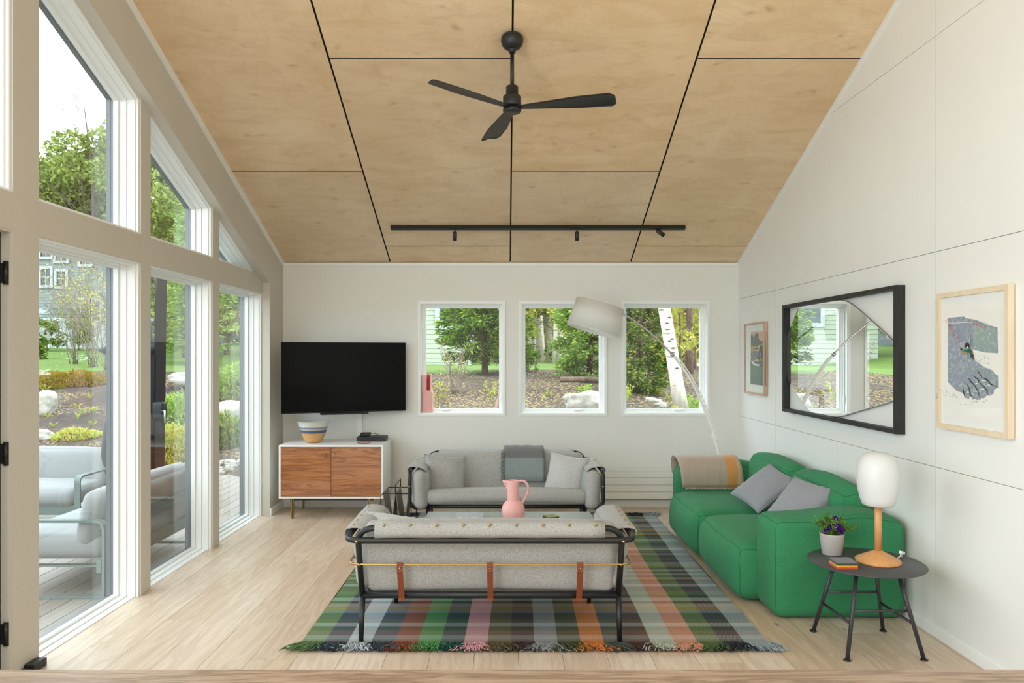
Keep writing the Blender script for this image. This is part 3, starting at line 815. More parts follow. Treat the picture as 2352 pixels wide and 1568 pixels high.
gpart('seat', 1.425, 2.28, 4.53, 5.475, .015, .368, .10, (.035, .02, .030), crease(1))
gpart('seat', 1.415, 2.28, 5.485, 6.40, .015, .368, .10, (.035, .02, .030), crease(2))
gpart('backrest', 2.10, 2.330, 4.585, 5.50, .25, .700, .105, (.02, .01, .035), wob(5, .010))
gpart('backrest', 2.10, 2.330, 5.50, 6.42, .25, .705, .105, (.02, .01, .035), wob(6, .010))
def armdef(sd):
    g_ = wob(sd, .006)
    def f(o, p):
        o = g_(o, p); o.z += (.030*math.exp(-((p[0]-.32)/.45)**2)-.015)*max(0, p[2]); return o
    return f
gpart('armrest', 1.560, 2.346, 4.268, 4.60, .004, .600, .065, (.012, .015, .010), armdef(7))
gpart('armrest', 1.505, 2.34, 6.37, 6.655, .004, .590, .085, (.012, .015, .012), armdef(8))
pl = MB()
for (a, b, c, d) in ((1.62, 2.25, 4.42, 4.53), (1.55, 2.2, 4.66, 5.36), (1.55, 2.2, 5.6, 6.3), (1.62, 2.25, 6.45, 6.56)): pl.box(a, b, c, d, .0, .055)
pl.build('plinth', M['black'], gs)

# ---- credenza
cz = thing('credenza', (-1.65, 7.15, 0), 'white lacquered credenza with two walnut doors on brass legs', 'cabinet')
x0, x1, y0, y1, z0, z1 = -2.148, -1.162, 6.90, 7.42, .195, .70
b = MB(); t_ = .018
b.box(x0, x1, y0, y1, z1-t_, z1, bev=.0015); b.box(x0, x1, y0, y1, z0, z0+t_, bev=.0015)
b.box(x0, x0+t_, y0, y1, z0+t_, z1-t_); b.box(x1-t_, x1, y0, y1, z0+t_, z1-t_); b.box(x0, x1, y1-.01, y1, z0+t_, z1-t_)
b.build('body', M['whitelac'], cz)
MB().box(x0+t_, x1-t_, y0+.04, y0+.045, z0+t_, z1-t_).build('inner_panel', M['gap'], cz)
xm = (x0+x1)/2
for k, (a, c) in enumerate(((x0+t_+.003, xm-.002), (xm+.002, x1-t_-.003))):
    zb = z0+t_+.003; zt = z1-t_-.003
    dr = MB().box(a, c, y0+.022, y0+.036, zb, zt).build('door', M['walnut'], cz, at=((a+c)/2, y0, zb))
    cuts = [zb, zb+.150, zb+.345, zt] if k == 0 else [zb, zb+.155, zt]
    for q, (za, zc) in enumerate(zip(cuts[:-1], cuts[1:])):
        MB().box(a, c, y0+.003, y0+.021, za+.0006, zc-.0006).build('board', M['walnut'], dr, at=((a+c)/2, y0, za+.2*q+.07*k))
    hx = c-.045 if k == 0 else a+.03
    MB().tube(roundpath([(hx, y0+.003, zt-.055), (hx, y0-.02, zt-.055), (hx+(-.006 if k == 0 else .0), y0-.02, zt-.098), (hx+(-.006 if k == 0 else .0), y0+.003, zt-.098)], .008, 4), .003, 8).build('handle', M['brass'], dr)
for q in (y0+.03, y1-.05): MB().box(x0+.10, x1-.10, q, q+.02, z0-.022, z0).build('stretcher', M['black'], cz)
for (lx, ly) in ((x0+.12, y0+.04), (x0+.10, y1-.04), (x1-.14, y0+.04), (x1-.12, y1-.04)):
    MB().box(lx-.0115, lx-.0035, ly-.012, ly+.012, 0, z0).box(lx-.0035, lx+.0035, ly-.008, ly+.008, 0, z0, 1).box(lx+.0035, lx+.0115, ly-.012, ly+.012, 0, z0).build('leg', [M['brass'], M['black']], cz)

# ---- television
tv = thing('television', (-1.58, 7.165, .988), 'large flat black television angled off the back wall above the credenza', 'television')
ang = math.atan2(.43, 1.128); TX = Matrix.Translation((-1.579, 7.165, 0)) @ Matrix.Rotation(ang, 4, 'Z')
hw = .6036
MB().box(-hw, hw, .0, .022, .988, 1.674, X=TX, bev=.003).build('housing', M['blackmetal'], tv)
MB().box(-hw+.004, hw-.004, -.0015, .001, .997, 1.669, X=TX).build('screen', M['tvscreen'], tv)
MB().box(-.24, .22, -.06, .03, .972, .987, X=TX, bev=.005).build('soundbar_foot', M['black'], tv)
MB().box(-.18, .18, .022, .05, 1.1, 1.5, X=TX).build('back_bulge', M['black'], tv)
MB().box(-1.62, -1.52, 7.215, 7.465, 1.28, 1.36).build('wall_mount', M['black'], tv)
MB().box(-1.525, -1.47, 7.455, 7.4695, .70, 1.30).build('cable_cover', M['trim'], tv)

# ---- radiator along the back wall
rd = thing('panel_radiator', (1.05, 7.42, .09), 'low white panel radiator with horizontal ribs along the back wall', 'radiator')
MB().box(.16, 1.97, 7.395, 7.43, .094, .384).build('core', M['trim'], rd)
for k in range(4):
    za = .0955+.0722*k
    MB().box(.16, 1.97, 7.375, 7.3948, za+.0015, za+.0707, bev=.002).build('panel', M['whitelac'], rd)
MB().box(.158, 1.972, 7.372, 7.44, .3845, .392).build('top_grille', M['whitelac'], rd)
for q in (.3, 1.8): MB().box(q, q+.04, 7.44, 7.469, .12, .36).build('bracket', M['trim'], rd)

# ---- coffee table
ct = thing('coffee_table', (.02, 5.14, .0095), 'low coffee table with pale green reflective top between the grey sofas', 'table')
MB().box(-.585, .625, 4.80, 5.47, .368, .380, bev=.003).build('tabletop', M['mint'], ct)
MB().box(-.588, .628, 4.797, 5.473, .360, .3675).build('rim', M['brass'], ct)
for (lx, ly) in ((-.54, 4.85), (.58, 4.85), (-.54, 5.42), (.58, 5.42)): MB().tube([(lx, ly, .0095), (lx, ly, .36)], .011, 10).build('leg', M['black'], ct)
for q in (-.54, .58): MB().tube([(q, 4.85, .2), (q, 5.42, .2)], .007, 8).build('stretcher', M['black'], ct)

# ---- round side table
st = thing('side_table', (1.922, 3.91, 0), 'round charcoal side table with four splayed tube legs beside the green sofa', 'table')
MB().lathe([(0, .441), (.286, .441), (.2905, .4425), (.291, .445), (.2895, .447), (0, .447)], (1.922, 3.91, 0), 64).build('tabletop', M['tabletop'], st)
feet = [(1.722, 4.105), (1.730, 3.712), (2.116, 4.108), (2.123, 3.716)]
top_ = [(1.815, 4.02), (1.822, 3.80), (2.025, 4.02), (2.028, 3.80)]
def lg(i, z): t = z/.44; return (feet[i][0]+(top_[i][0]-feet[i][0])*t, feet[i][1]+(top_[i][1]-feet[i][1])*t, z)
for i in range(4):
    l = MB().tube([lg(i, .008), lg(i, .441)], .0105, 14).build('leg', M['chartube'], st)
    MB().lathe([(.019, 0), (.019, .003), (.012, .009), (0, .009)], (feet[i][0], feet[i][1], 0), 20).build('foot_pad', M['black'], l)
for a, b_, z in ((0, 2, .235), (1, 3, .235), (0, 1, .172), (2, 3, .172)):
    MB().tube([lg(a, z), lg(b_, z)], .0075, 12).build('crossbar', M['chartube'], st)

# ---- oak dining table, its far edge runs along the bottom of the picture
ot = thing('dining_table', (0, 1.0, 0), 'oak dining table top whose far edge fills the bottom of the picture', 'table')
for k, (ya, yb) in enumerate(((.42, .70), (.70, .98), (.98, 1.26), (1.26, 1.511))):
    MB().box(-1.40, 1.40, ya+.0003, yb-.0003, .862, .90).build('board', M['oakledge'], ot, at=(0, ya, .88+k*.1))
for q in (.52, 1.38): MB().box(-1.2, 1.2, q, q+.02, .78, .862).build('apron', M['oakledge'], ot)
for lx in (-1.25, 1.25):
    for ly in (.52, 1.40): MB().box(lx-.035, lx+.035, ly-.035, ly+.035, 0, .862).build('leg', M['oakledge'], ot)
# =================================================================== ceiling fan, track light
fx, fy, fz = .037, 4.68, 3.118
fan = thing('ceiling_fan', (fx, fy, fz), 'matte black three-blade ceiling fan hanging on a rod from the plywood ceiling', 'fan')
MB().lathe([(0, -.050), (.026, -.049), (.048, -.040), (.065, -.020), (.0725, .006), (.070, .030), (.060, .045), (0, .048)], (fx, fy, ZC(fy)-.05), 32).build('canopy', M['black'], fan)
MB().lathe([(.0, 0), (.021, 0), (.026, .02), (.024, .03), (0, .03)], (fx, fy, ZC(fy)-.118), 24).build('ball_collar', M['black'], fan)
MB().tube([(fx, fy, fz+.13), (fx, fy, ZC(fy)-.10)], .0125, 16).build('downrod', M['black'], fan)
MB().lathe([(0, .02), (.057, .02), (.0585, .026), (.0585, .082), (.056, .086), (.040, .088), (.039, .146), (.036, .150), (0, .150)], (fx, fy, fz), 40).build('motor_housing', M['black'], fan)
MB().lathe([(0, -.018), (.052, -.018), (.0585, -.013), (.0585, .006), (0, .006)], (fx, fy, fz), 40).build('hub_cap', M['black'], fan)
for a in (225.5, -18.5, 103.0):
    X = Matrix.Translation((fx, fy, fz+.012)) @ Matrix.Rotation(math.radians(a), 4, 'Z') @ Matrix.Rotation(math.radians(-14), 4, 'X')
    vs = []; fs = []; n_ = 22; m2 = 6
    for i in range(n_+1):
        t_ = i/n_; r = .03+t_*.632
        w_ = .026+.046*min(1, t_*1.6)**.9
        if t_ > .965: w_ *= math.sqrt(max(.05, 1-((t_-.965)/.035)**2*.6))
        tw = math.radians(10*(1-t_))
        for side in (1, -1):
            for j in range(m2+1):
                s_ = -1+2*j/m2; y_ = s_*w_ + .012*t_; z_ = (.0035*side*(1-s_*s_)+side*.0015)-.012*(s_*s_)*t_
                vs.append((r, y_*math.cos(tw), z_+y_*math.sin(tw)))
    st = 2*(m2+1)
    for i in range(n_):
        for j in range(m2):
            a_ = i*st+j; fs.append((a_, a_+st, a_+st+1, a_+1)); a_ += m2+1; fs.append((a_, a_+1, a_+st+1, a_+st))
        for j, j2 in ((0, m2+1), (m2, 2*m2+1)):
            fs.append((i*st+j, i*st+j2, (i+1)*st+j2, (i+1)*st+j))
    for i in (0, n_):
        for j in range(m2): fs.append((i*st+j, i*st+j+1, i*st+m2+1+j+1, i*st+m2+1+j))
    MB().add(vs, fs, 0, True, X).build('blade', M['black'], fan)

ty = 6.82
trk = thing('track_light', (.29, ty, ZC(ty)), 'black ceiling track across the plywood carrying three small spotlights', 'light')
TS = Matrix.Translation((0, ty, ZC(ty))) @ Matrix.Rotation(-math.atan(.397), 4, 'X')
MB().box(-1.077, 1.665, -.019, .019, -.034, -.001, X=TS, bev=.001).build('track', M['black'], trk)
for i, (px, tilt) in enumerate(((1045, None), (1325, None), (1512, 1))):
    x = (px-CX)*ty/F; zb = ZC(ty)-.036
    sp = MB().box(x-.075, x+.09, -.012, .012, -.0365, -.0335, X=TS).tube([(x, ty-.012, zb), (x, ty-.012, zb-.022)], .006, 10)
    sp = sp.build('spotlight', M['black'], trk)
    D = Vector((0, 0, -1)) if not tilt else Vector((.75, -.25, -.62)).normalized()
    o = Vector((x, ty-.012, zb-.016)) - (D*0 if not tilt else D*.02)
    R = D.to_track_quat('Z', 'Y').to_matrix().to_4x4(); X = Matrix.Translation(o) @ R
    MB().lathe([(0, 0), (.014, .001), (.0195, .010), (.0195, .084), (.0165, .084), (.0165, .070), (0, .070)], (0, 0, 0), 24, X=X).build('lamp_head', M['black'], sp)
    MB().lathe([(0, .071), (.0160, .071), (.0160, .0735), (0, .0735)], (0, 0, 0), 20, X=X).build('lens', M['opal'] if not tilt else plain('grey_spot_lens', S(150, 150, 148), .3), sp)

# =================================================================== arc floor lamp
LY = 6.95
lamp = thing('arc_floor_lamp', (2.1, LY, 0), 'arching white floor lamp with big drum shade hanging before the windows', 'lamp')
def smooth_path(pts, k=5):
    P_ = [Vector(p) for p in pts]; out = []
    for i in range(len(P_)-1):
        a = P_[max(0, i-1)]; b = P_[i]; c = P_[i+1]; d = P_[min(len(P_)-1, i+2)]
        for j in range(k):
            t = j/k; out.append(.5*((2*b)+(c-a)*t+(2*a-5*b+4*c-d)*t*t+(3*b-a-3*c+d)*t**3))
    return out+[P_[-1]]
AP = [P(1380, 706, LY), P(1408, 708, LY), P(1437, 724, LY), P(1466, 743, LY), P(1500, 770, LY), P(1530, 799, LY), P(1552, 822, LY)]
MB().tube(smooth_path(AP), .0085, 10).build('upper_arm', M['chrome'], lamp)
BP = [P(1543, 813, LY), P(1556, 828, LY), P(1580, 862, LY), P(1602, 903, LY), P(1619, 942, LY), P(1633, 977, LY), P(1644, 1008, LY)]
b_ = MB(); BS = smooth_path(BP); b_.tube(BS, .0125, 12); b_.tube([p+Vector((.018, -.012, .012)) for p in BS[4:]], .007, 10); b_.build('arm_sleeve', M['whitelac'], lamp)
MB().tube([P(1541, 811, LY), P(1547, 817, LY)], .017, 12).build('collar', M['chrome'], lamp)
CPth = [P(1636, 998, LY), P(1643, 1012, LY), P(1650, 1040, LY), P(1656, 1070, LY), P(1662, 1110, LY), P(1666, 1150, LY), P(1668, 1186, LY)]
MB().tube(smooth_path(CPth), .016, 12).build('lower_stem', M['whitelac'], lamp)
c = MB(); c.box(-.028, .028, -.016, .016, -.014, .014, X=Matrix.Translation(P(1642, 1003, LY)) @ Matrix.Rotation(.15, 4, 'Y'), bev=.004)
c.build('joint', M['plastic'], lamp)
MB().lathe([(0, 0), (.15, 0), (.155, .008), (.15, .03), (.04, .04), (0, .04)], (2.10, LY, 0), 40).build('base', M['whitelac'], lamp)
sc_ = P(1369.5, 729, LY-.02)
SX = Matrix.Translation(sc_) @ Matrix.Rotation(math.radians(16.5), 4, 'Y') @ Matrix.Rotation(math.radians(-1), 4, 'X')
rt, rb, hh = .232, .250, .135
prof = [(rb, -hh), (rt, hh), (rt-.003, hh), (rb-.003, -hh), (rb, -hh)]
vs = []; n_ = 64
sh = MB(); pv = []; 
for (r, z) in prof[:4]:
    for j in range(n_): pv.append((r*math.cos(2*PI*j/n_), r*math.sin(2*PI*j/n_), z))
sh.add(pv, [((i)*n_+j, i*n_+(j+1) % n_, ((i+1) % 4)*n_+(j+1) % n_, ((i+1) % 4)*n_+j) for i in range(4) for j in range(n_)], 0, True, SX)
sh.build('shade', M['shade'], lamp)
for z in (-hh, hh):
    r = rb if z < 0 else rt
    MB().tube([(r*math.cos(2*PI*j/64), r*math.sin(2*PI*j/64), z) for j in range(64)], .0022, 6, closed=True, X=SX).build('shade_trim', M['whitelac'], lamp)
MB().lathe([(0, .0), (rt-.006, .0), (rt-.006, .003), (0, .003)], (0, 0, hh-.02), 48, X=SX).build('diffuser', M['opal'], lamp)
MB().lathe([(0, -.04), (.02, -.03), (.03, 0), (.02, .03), (.012, .05), (.012, .09), (0, .09)], (0, 0, 0), 20, X=SX).build('bulb', M['opal'], lamp)

# =================================================================== pictures and mirror on the right wall
def W(px, py, X): Y = X*F/(px-CX); return (Y, CZ-(py-CY)*Y/F)
def picture(nm, label, ya, yb, za, zb, xf, fw, fm, mat_in):
    root = thing(nm, (XR, (ya+yb)/2, za), label, 'picture')
    poly = [(ya, za), (yb, za), (yb, zb), (ya, zb)]
    MB().ring(poly, fw, xf, XR-.004, 'x').build('frame', M[fm], root, at=(XR, (ya+yb)/2, (za+zb)/2))
    MB().prism(inset(poly, fw-.004), xf+.012, xf+.016, 'x').build('mount_board', M[mat_in], root)
    MB().prism(inset(poly, fw-.003), xf+.0045, xf+.006, 'x').build('glazing', M['pictureglass'], root)
    return root
M['board'] = plain('white_mount_board', S(236, 238, 236), .8); M['boardg'] = plain('pale_mount_board', S(222, 230, 222), .8)
big = picture('framed_print', 'larger ash-framed print of a climber in a green jumper on a grey slope', 3.405, 3.972, 1.157, 1.881, 2.335, .026, 'ashframe', 'board')
small = picture('framed_print', 'smaller framed print of a dark green landscape left of the mirror', 6.63, 7.19, 1.178, 1.855, 2.335, .018, 'roseframe', 'boardg')
Z7 = lambda x, y: (2140+.2423*x, 640+.2423*y)
Z8 = lambda x, y: (1700+.1211*x, 730+.1211*y)
inkn = [0]
INK = {}
def ink(rgb, grain=.12):
    key = tuple(rgb)
    if key not in INK:
        t = NT('printed_ink'); v = t.coords(); n_ = t.noise(v, 60, 4, .7)
        t.bsdf(t.mix(t.ramp(n_, [(.5, (0, 0, 0, 1)), (.72, (.6, .6, .6, 1))]) if grain > .2 else t.math('MULTIPLY', n_, grain), S(*rgb), S(232, 230, 222)), .85); INK[key] = t.m
    return INK[key]
def art(root, Z, xw, layers, nm='print'):
    mb = MB(); mats = []
    for i, (rgb, pts, gr) in enumerate(layers):
        m = ink(rgb, gr)
        if m not in mats: mats.append(m)
        x = xw-.00035*(i+1)
        q = [W(*Z(*p), xw) for p in pts]
        mb.add([(x, a, b) for a, b in q], [tuple(range(len(q)))], mats.index(m))
    mb.build(nm, mats, root)
def stroke(pts, w):
    """ribbon polygon in print coordinates with a hand-cut look"""
    L = []; R = []; rs = random.Random(len(pts)*7+int(pts[0][0]))
    for i, p in enumerate(pts):
        a = pts[max(0, i-1)]; b = pts[min(len(pts)-1, i+1)]; d = Vector((b[0]-a[0], b[1]-a[1])).normalized(); n_ = Vector((-d.y, d.x)); ww = w*rs.uniform(.5, 1.2)*(1 if 0 < i < len(pts)-1 else .3)
        L.append((p[0]+n_.x*ww, p[1]+n_.y*ww)); R.append((p[0]-n_.x*ww, p[1]-n_.y*ww))
    return L+R[::-1]
lay = [((240, 239, 234), [(113, 245), (660, 203), (668, 1378), (113, 1292)], .02),
       ((140, 152, 168), [(155, 370), (310, 358), (322, 374), (420, 388), (520, 432), (625, 462), (630, 705), (500, 698), (390, 668), (398, 705), (412, 772), (490, 832), (580, 868), (600, 900), (630, 918), (632, 1032), (592, 1050), (590, 1085), (560, 1108), (526, 1105), (505, 1128), (472, 1130), (450, 1146), (428, 1150), (392, 1132), (370, 1108), (352, 1140), (322, 1130), (300, 1082), (240, 1065), (155, 978)], .3),
       ((144, 164, 162), [(390, 425), (520, 455), (615, 475), (618, 700), (500, 690), (400, 660)], .3),
       ((232, 230, 222), [(158, 421), (290, 412), (400, 409), (400, 413), (290, 417), (158, 427)], .02)]
for pts in ([(305, 978), (345, 1010), (362, 1050), (368, 1100), (400, 1138)], [(350, 935), (375, 975), (410, 1010), (440, 1060), (455, 1110)], [(390, 915), (440, 950), (470, 1000), (505, 1030), (530, 1060), (535, 1100)], [(425, 862), (455, 890), (480, 935), (530, 955), (565, 1000), (625, 1026)], [(303, 1035), (305, 1070), (320, 1120)]):
    lay.append(((52, 58, 42), stroke(pts, 6), .02))
for (x, y, s_) in ((348, 1078, 17), (420, 1068, 22), (488, 1050, 30), (548, 1012, 27), (498, 968, 26), (435, 996, 24)):
    lay.append(((228, 228, 224), [(x-s_, y+6), (x-s_*.5, y-6), (x, y-10), (x+s_*.5, y-6), (x+s_, y+6), (x, y+1)], .02))
lay += [((236, 233, 226), [(372, 505), (378, 505), (374, 640), (370, 640)], .02),
        ((170, 140, 74), [(284, 684), (345, 700), (347, 724), (325, 708), (302, 712), (284, 696)], .02),
        ((34, 30, 34), [(322, 628), (330, 610), (352, 606), (370, 620), (372, 645), (356, 652), (338, 648), (326, 652)], .02),
        ((236, 220, 206), [(343, 645), (358, 642), (362, 658), (346, 662)], .02),
        ((30, 140, 84), [(302, 670), (350, 672), (358, 655), (374, 660), (392, 705), (396, 725), (382, 738), (358, 696), (318, 692)], .02),
        ((36, 32, 34), [(283, 658), (300, 660), (304, 676), (288, 678)], .02),
        ((58, 52, 44), [(385, 718), (404, 716), (412, 770), (398, 756), (380, 738)], .02)]
ra = random.Random(4)
for k in range(55):
    t_ = ra.random(); x = 158+t_*140; y = (400+t_*2*110 if t_ < .5 else 490+(t_-.3)*170)+ra.gauss(0, 8)-10; x += ra.gauss(0, 5)
    s_ = ra.uniform(2, 5); lay.append(((206, 74, 42), [(x-s_, y), (x, y-s_*1.4), (x+s_, y), (x, y+s_)], .02))
for k in range(34):
    t_ = ra.random(); x = 415+t_*140; y = 402+t_*62+ra.gauss(0, 6); s_ = ra.uniform(2, 4.5); lay.append(((196, 84, 56), [(x-s_, y), (x, y-s_*1.4), (x+s_, y), (x, y+s_)], .02))
for k in range(90):
    z = ra.random()
    if z < .3: x = ra.uniform(420, 620); y = ra.uniform(715, 790)+(x-420)*.08
    elif z < .5: x = ra.uniform(340, 628); y = 350+(x-340)*.33-ra.uniform(0, 55)+20
    elif z < .6: x = ra.uniform(480, 628); y = ra.uniform(825, 880)+(x-480)*.15
    else: x = ra.uniform(165, 640); y = 1000+(x-165)*.38+ra.uniform(20, 75) if x < 330 else ra.uniform(1125, 1190)
    w_ = ra.uniform(5, 12); lay.append(((112, 118, 124), [(x-w_, y), (x, y-2.2), (x+w_, y+2), (x, y+2.4)], .02))
lay += [((118, 122, 124), stroke([(160, 1090), (176, 1084), (184, 1110), (172, 1138), (156, 1130)], 3), .02), ((118, 122, 124), stroke([(166, 1100), (172, 1112), (168, 1126)], 3), .02)]
art(big, Z7, 2.3465, lay)
lay = [((204, 174, 154), [(205, 263), (484, 250), (486, 1286), (205, 1250)], .05),
       ((78, 92, 88), [(205, 322), (235, 322), (248, 350), (258, 400), (266, 350), (290, 310), (320, 282), (345, 296), (354, 345), (350, 402), (395, 430), (420, 448), (440, 420), (465, 405), (485, 420), (485, 700), (205, 700)], .15),
       ((164, 146, 82), [(205, 540), (300, 533), (380, 536), (300, 580), (262, 600), (245, 650), (205, 655)], .1),
       ((205, 110, 80), [(205, 645), (245, 640), (238, 668), (205, 668)], .1),
       ((104, 116, 122), [(205, 672), (360, 610), (486, 640), (486, 900), (205, 830)], .25),
       ((200, 208, 206), [(262, 612), (485, 608), (485, 624), (256, 626)], .1),
       ((98, 168, 104), [(380, 520), (400, 478), (430, 490), (470, 460), (486, 480), (486, 620), (440, 600), (392, 560)], .15),
       ((206, 160, 108), [(348, 520), (380, 512), (384, 560), (352, 640), (346, 600)], .1),
       ((214, 178, 112), [(250, 806), (300, 800), (330, 780), (420, 770), (420, 836), (250, 824)], .1),
       ((66, 78, 80), [(345, 780), (365, 600), (400, 505), (430, 530), (450, 620), (446, 720), (420, 780), (396, 740), (390, 680), (384, 760), (400, 800), (392, 870), (362, 800)], .1),
       ((206, 160, 108), [(378, 640), (390, 650), (396, 720), (380, 700)], .1),
       ((90, 100, 104), [(250, 820), (470, 820), (486, 850), (470, 950), (300, 890)], .1),
       ((92, 122, 104), [(205, 812), (260, 890), (330, 915), (440, 945), (486, 905), (486, 1100), (205, 1090)], .15),
       ((84, 108, 102), [(205, 1080), (340, 1092), (486, 1050), (486, 1286), (205, 1250)], .15),
       ((206, 214, 212), [(214, 804), (260, 815), (300, 865), (392, 882), (395, 894), (350, 912), (290, 905), (245, 875)], .1)]
art(small, Z8, 2.3465, lay)

mir = thing('wall_mirror', (XR, 5.237, 1.08), 'wide wall mirror, rounded pane tilted inside a deep black wooden frame', 'mirror')
ya, yb, za, zb = 4.344, 6.13, 1.079, 1.966
MB().ring([(ya, za), (yb, za), (yb, zb), (ya, zb)], .026, 2.312, XR-.001, 'x').build('frame', M['ebony'], mir, at=(XR, 5.237, 1.5))
Z2 = lambda x, y: (1680+x*.2933, 600+y*.2933)
xm_ = 2.343
mp = [W(*Z2(*p), xm_) for p in [(600, 322), (845, 300), (925, 322), (1100, 475), (1268, 630), (1276, 680), (1276, 1065), (1262, 1095), (1020, 1165), (815, 1226), (640, 1195), (600, 1160), (452, 955), (432, 860), (430, 600), (452, 540), (520, 370), (548, 342)]]
def chaikin(pts, k=2):
    for _ in range(k):
        out = []
        for i in range(len(pts)):
            a = pts[i]; b = pts[(i+1) % len(pts)]
            out += [(a[0]*.8+b[0]*.2, a[1]*.8+b[1]*.2), (a[0]*.2+b[0]*.8, a[1]*.2+b[1]*.8)]
        pts = out
    return pts
mq = chaikin(mp)
lo, hi = min(p[0] for p in mq), max(p[0] for p in mq)
mq = [(min(max(p[0], ya+.027), yb-.027), min(max(p[1], za+.027), zb-.027)) for p in mq]
MB().prism(mq, xm_, xm_+.004, 'x').build('mirror_glass', M['mirror'], mir)
cen = (sum(p[0] for p in mq)/len(mq), sum(p[1] for p in mq)/len(mq))
back = [(cen[0]+(p[0]-cen[0])*.985, cen[1]+(p[1]-cen[1])*.985) for p in mq]
MB().prism(back, xm_+.0042, xm_+.014, 'x').build('backing', M['mirroredge'], mir)

# =================================================================== things on the side table
lp = thing('table_lamp', (1.982, 3.90, .447), 'table lamp with frosted white dome shade and wooden stem on round table', 'lamp')
lx, ly, lz = 1.982, 3.90, .447
MB().lathe([(0, .0005), (.111, .0005), (.1125, .004), (.112, .013), (.108, .017), (.019, .063), (0, .063)], (lx, ly, lz), 56).build('base', M['beech'], lp)
MB().lathe([(.0175, .055), (.0172, .33), (0, .33)], (lx, ly, lz), 28).build('stem', M['beech'], lp)
MB().lathe([(0, .300), (.070, .302), (.079, .308), (.088, .335), (.100, .385), (.1065, .435), (.1065, .475), (.102, .510), (.091, .545), (.073, .568), (.050, .582), (.025, .587), (0, .588)], (lx, ly, lz), 56).build('shade', M['opal'], lp)
cb = smooth_path([(2.085, 3.93, .452), (2.105, 3.940, .455), (2.130, 3.955, .464), (2.142, 3.97, .474)])
MB().tube(cb, .003, 8).build('cable', M['plastic'], lp)
MB().box(-.016, .016, -.009, .009, -.008, .008, X=Matrix.Translation((2.150, 3.975, .476)) @ Matrix.Rotation(.5, 4, 'Z') @ Matrix.Rotation(.3, 4, 'Y'), bev=.003).tube([(2.148, 3.975, .472), (2.150, 3.98, .4475)], .004, 8).build('cable_switch', M['plastic'], lp)

pt = thing('potted_petunia', (1.805, 4.055, .447), 'purple petunia in a pale grey pot on the round side table', 'plant')
px_, py_, pz_ = 1.805, 4.055, .447
MB().lathe([(0, .0005), (.050, .0005), (.0525, .004), (.0645, .112), (.0655, .118), (.0625, .118), (.0605, .100), (0, .098)], (px_, py_, pz_), 40).build('pot', M['potgrey'], pt)
MB().lathe([(.0, .1), (.060, .098), (.056, .106), (0, .109)], (px_, py_, pz_), 24).build('soil', M['soil'], pt)
rl = random.Random(21); stems = MB(); ch = []
for k in range(46):
    a = rl.uniform(0, 2*PI); r0 = rl.uniform(0, .03); out = rl.uniform(.02, .075); hgt = rl.uniform(.05, .105)
    if k < 6: a = rl.uniform(-.5, .25); out = rl.uniform(.09, .125); hgt = rl.uniform(.03, .065)
    p0 = Vector((px_+r0*math.cos(a), py_+r0*math.sin(a), pz_+.105)); p1 = p0+Vector((out*.4*math.cos(a), out*.4*math.sin(a), hgt*.7)); p2 = p0+Vector((out*math.cos(a), out*math.sin(a), hgt))
    path = [p0*(1-t)**2+p1*2*t*(1-t)+p2*t*t for t in (0, .25, .5, .75, 1)]
    stems.tube(path, .0011, 4, caps=False)
    for q in range(22):
        t = .25+.75*rl.random(); b = p0*(1-t)**2+p1*2*t*(1-t)+p2*t*t
        ch.append((b, Vector((rl.gauss(0, 1), rl.gauss(0, 1), rl.gauss(.4, .8)))))
stems.build('stems', plain('petunia_stem', S(96, 128, 58), .8), pt)
buf = []; leaves(0, np.array([tuple(c_[0]) for c_ in ch]), np.array([tuple(c_[1]) for c_ in ch]), .017, .009, buf, None, .1)
tag(leaf_object('foliage', buf, M['leaf_pot'], pt), kind='stuff')
for (dx, dy, dz, s_) in ((-.020, -.05, .165, .017), (.004, -.06, .150, .015), (.022, -.055, .152, .016), (.010, -.02, .200, .014), (-.032, -.045, .150, .013), (.026, -.05, .135, .013), (-.050, -.03, .137, .010), (-.042, -.05, .150, .010), (.012, -.052, .168, .014)):
    fl_ = MB(); c0 = Vector((px_+dx, py_+dy, pz_+dz)); D = Vector((dx*6, -1.0, .55)).normalized(); R = Matrix.Translation(c0) @ D.to_track_quat('Z', 'Y').to_matrix().to_4x4()
    vs = [(0, 0, -.010)]; nn = 20
    for ring_r, zz in ((.35, .0), (1.0, .006)):
        for j in range(nn):
            a = 2*PI*j/nn; rr_ = s_*ring_r*(1+.16*math.cos(5*a)*(ring_r > .5)); vs.append((rr_*math.cos(a), rr_*math.sin(a), zz+(.002*math.sin(10*a) if ring_r > .5 else -.003)))
    fs = [(0, 1+j, 1+(j+1) % nn) for j in range(nn)]+[(1+j, 1+nn+j, 1+nn+(j+1) % nn, 1+(j+1) % nn) for j in range(nn)]
    fl_.add(vs, fs, 0, True, R); fl_.build('flower', M['petal'], pt)

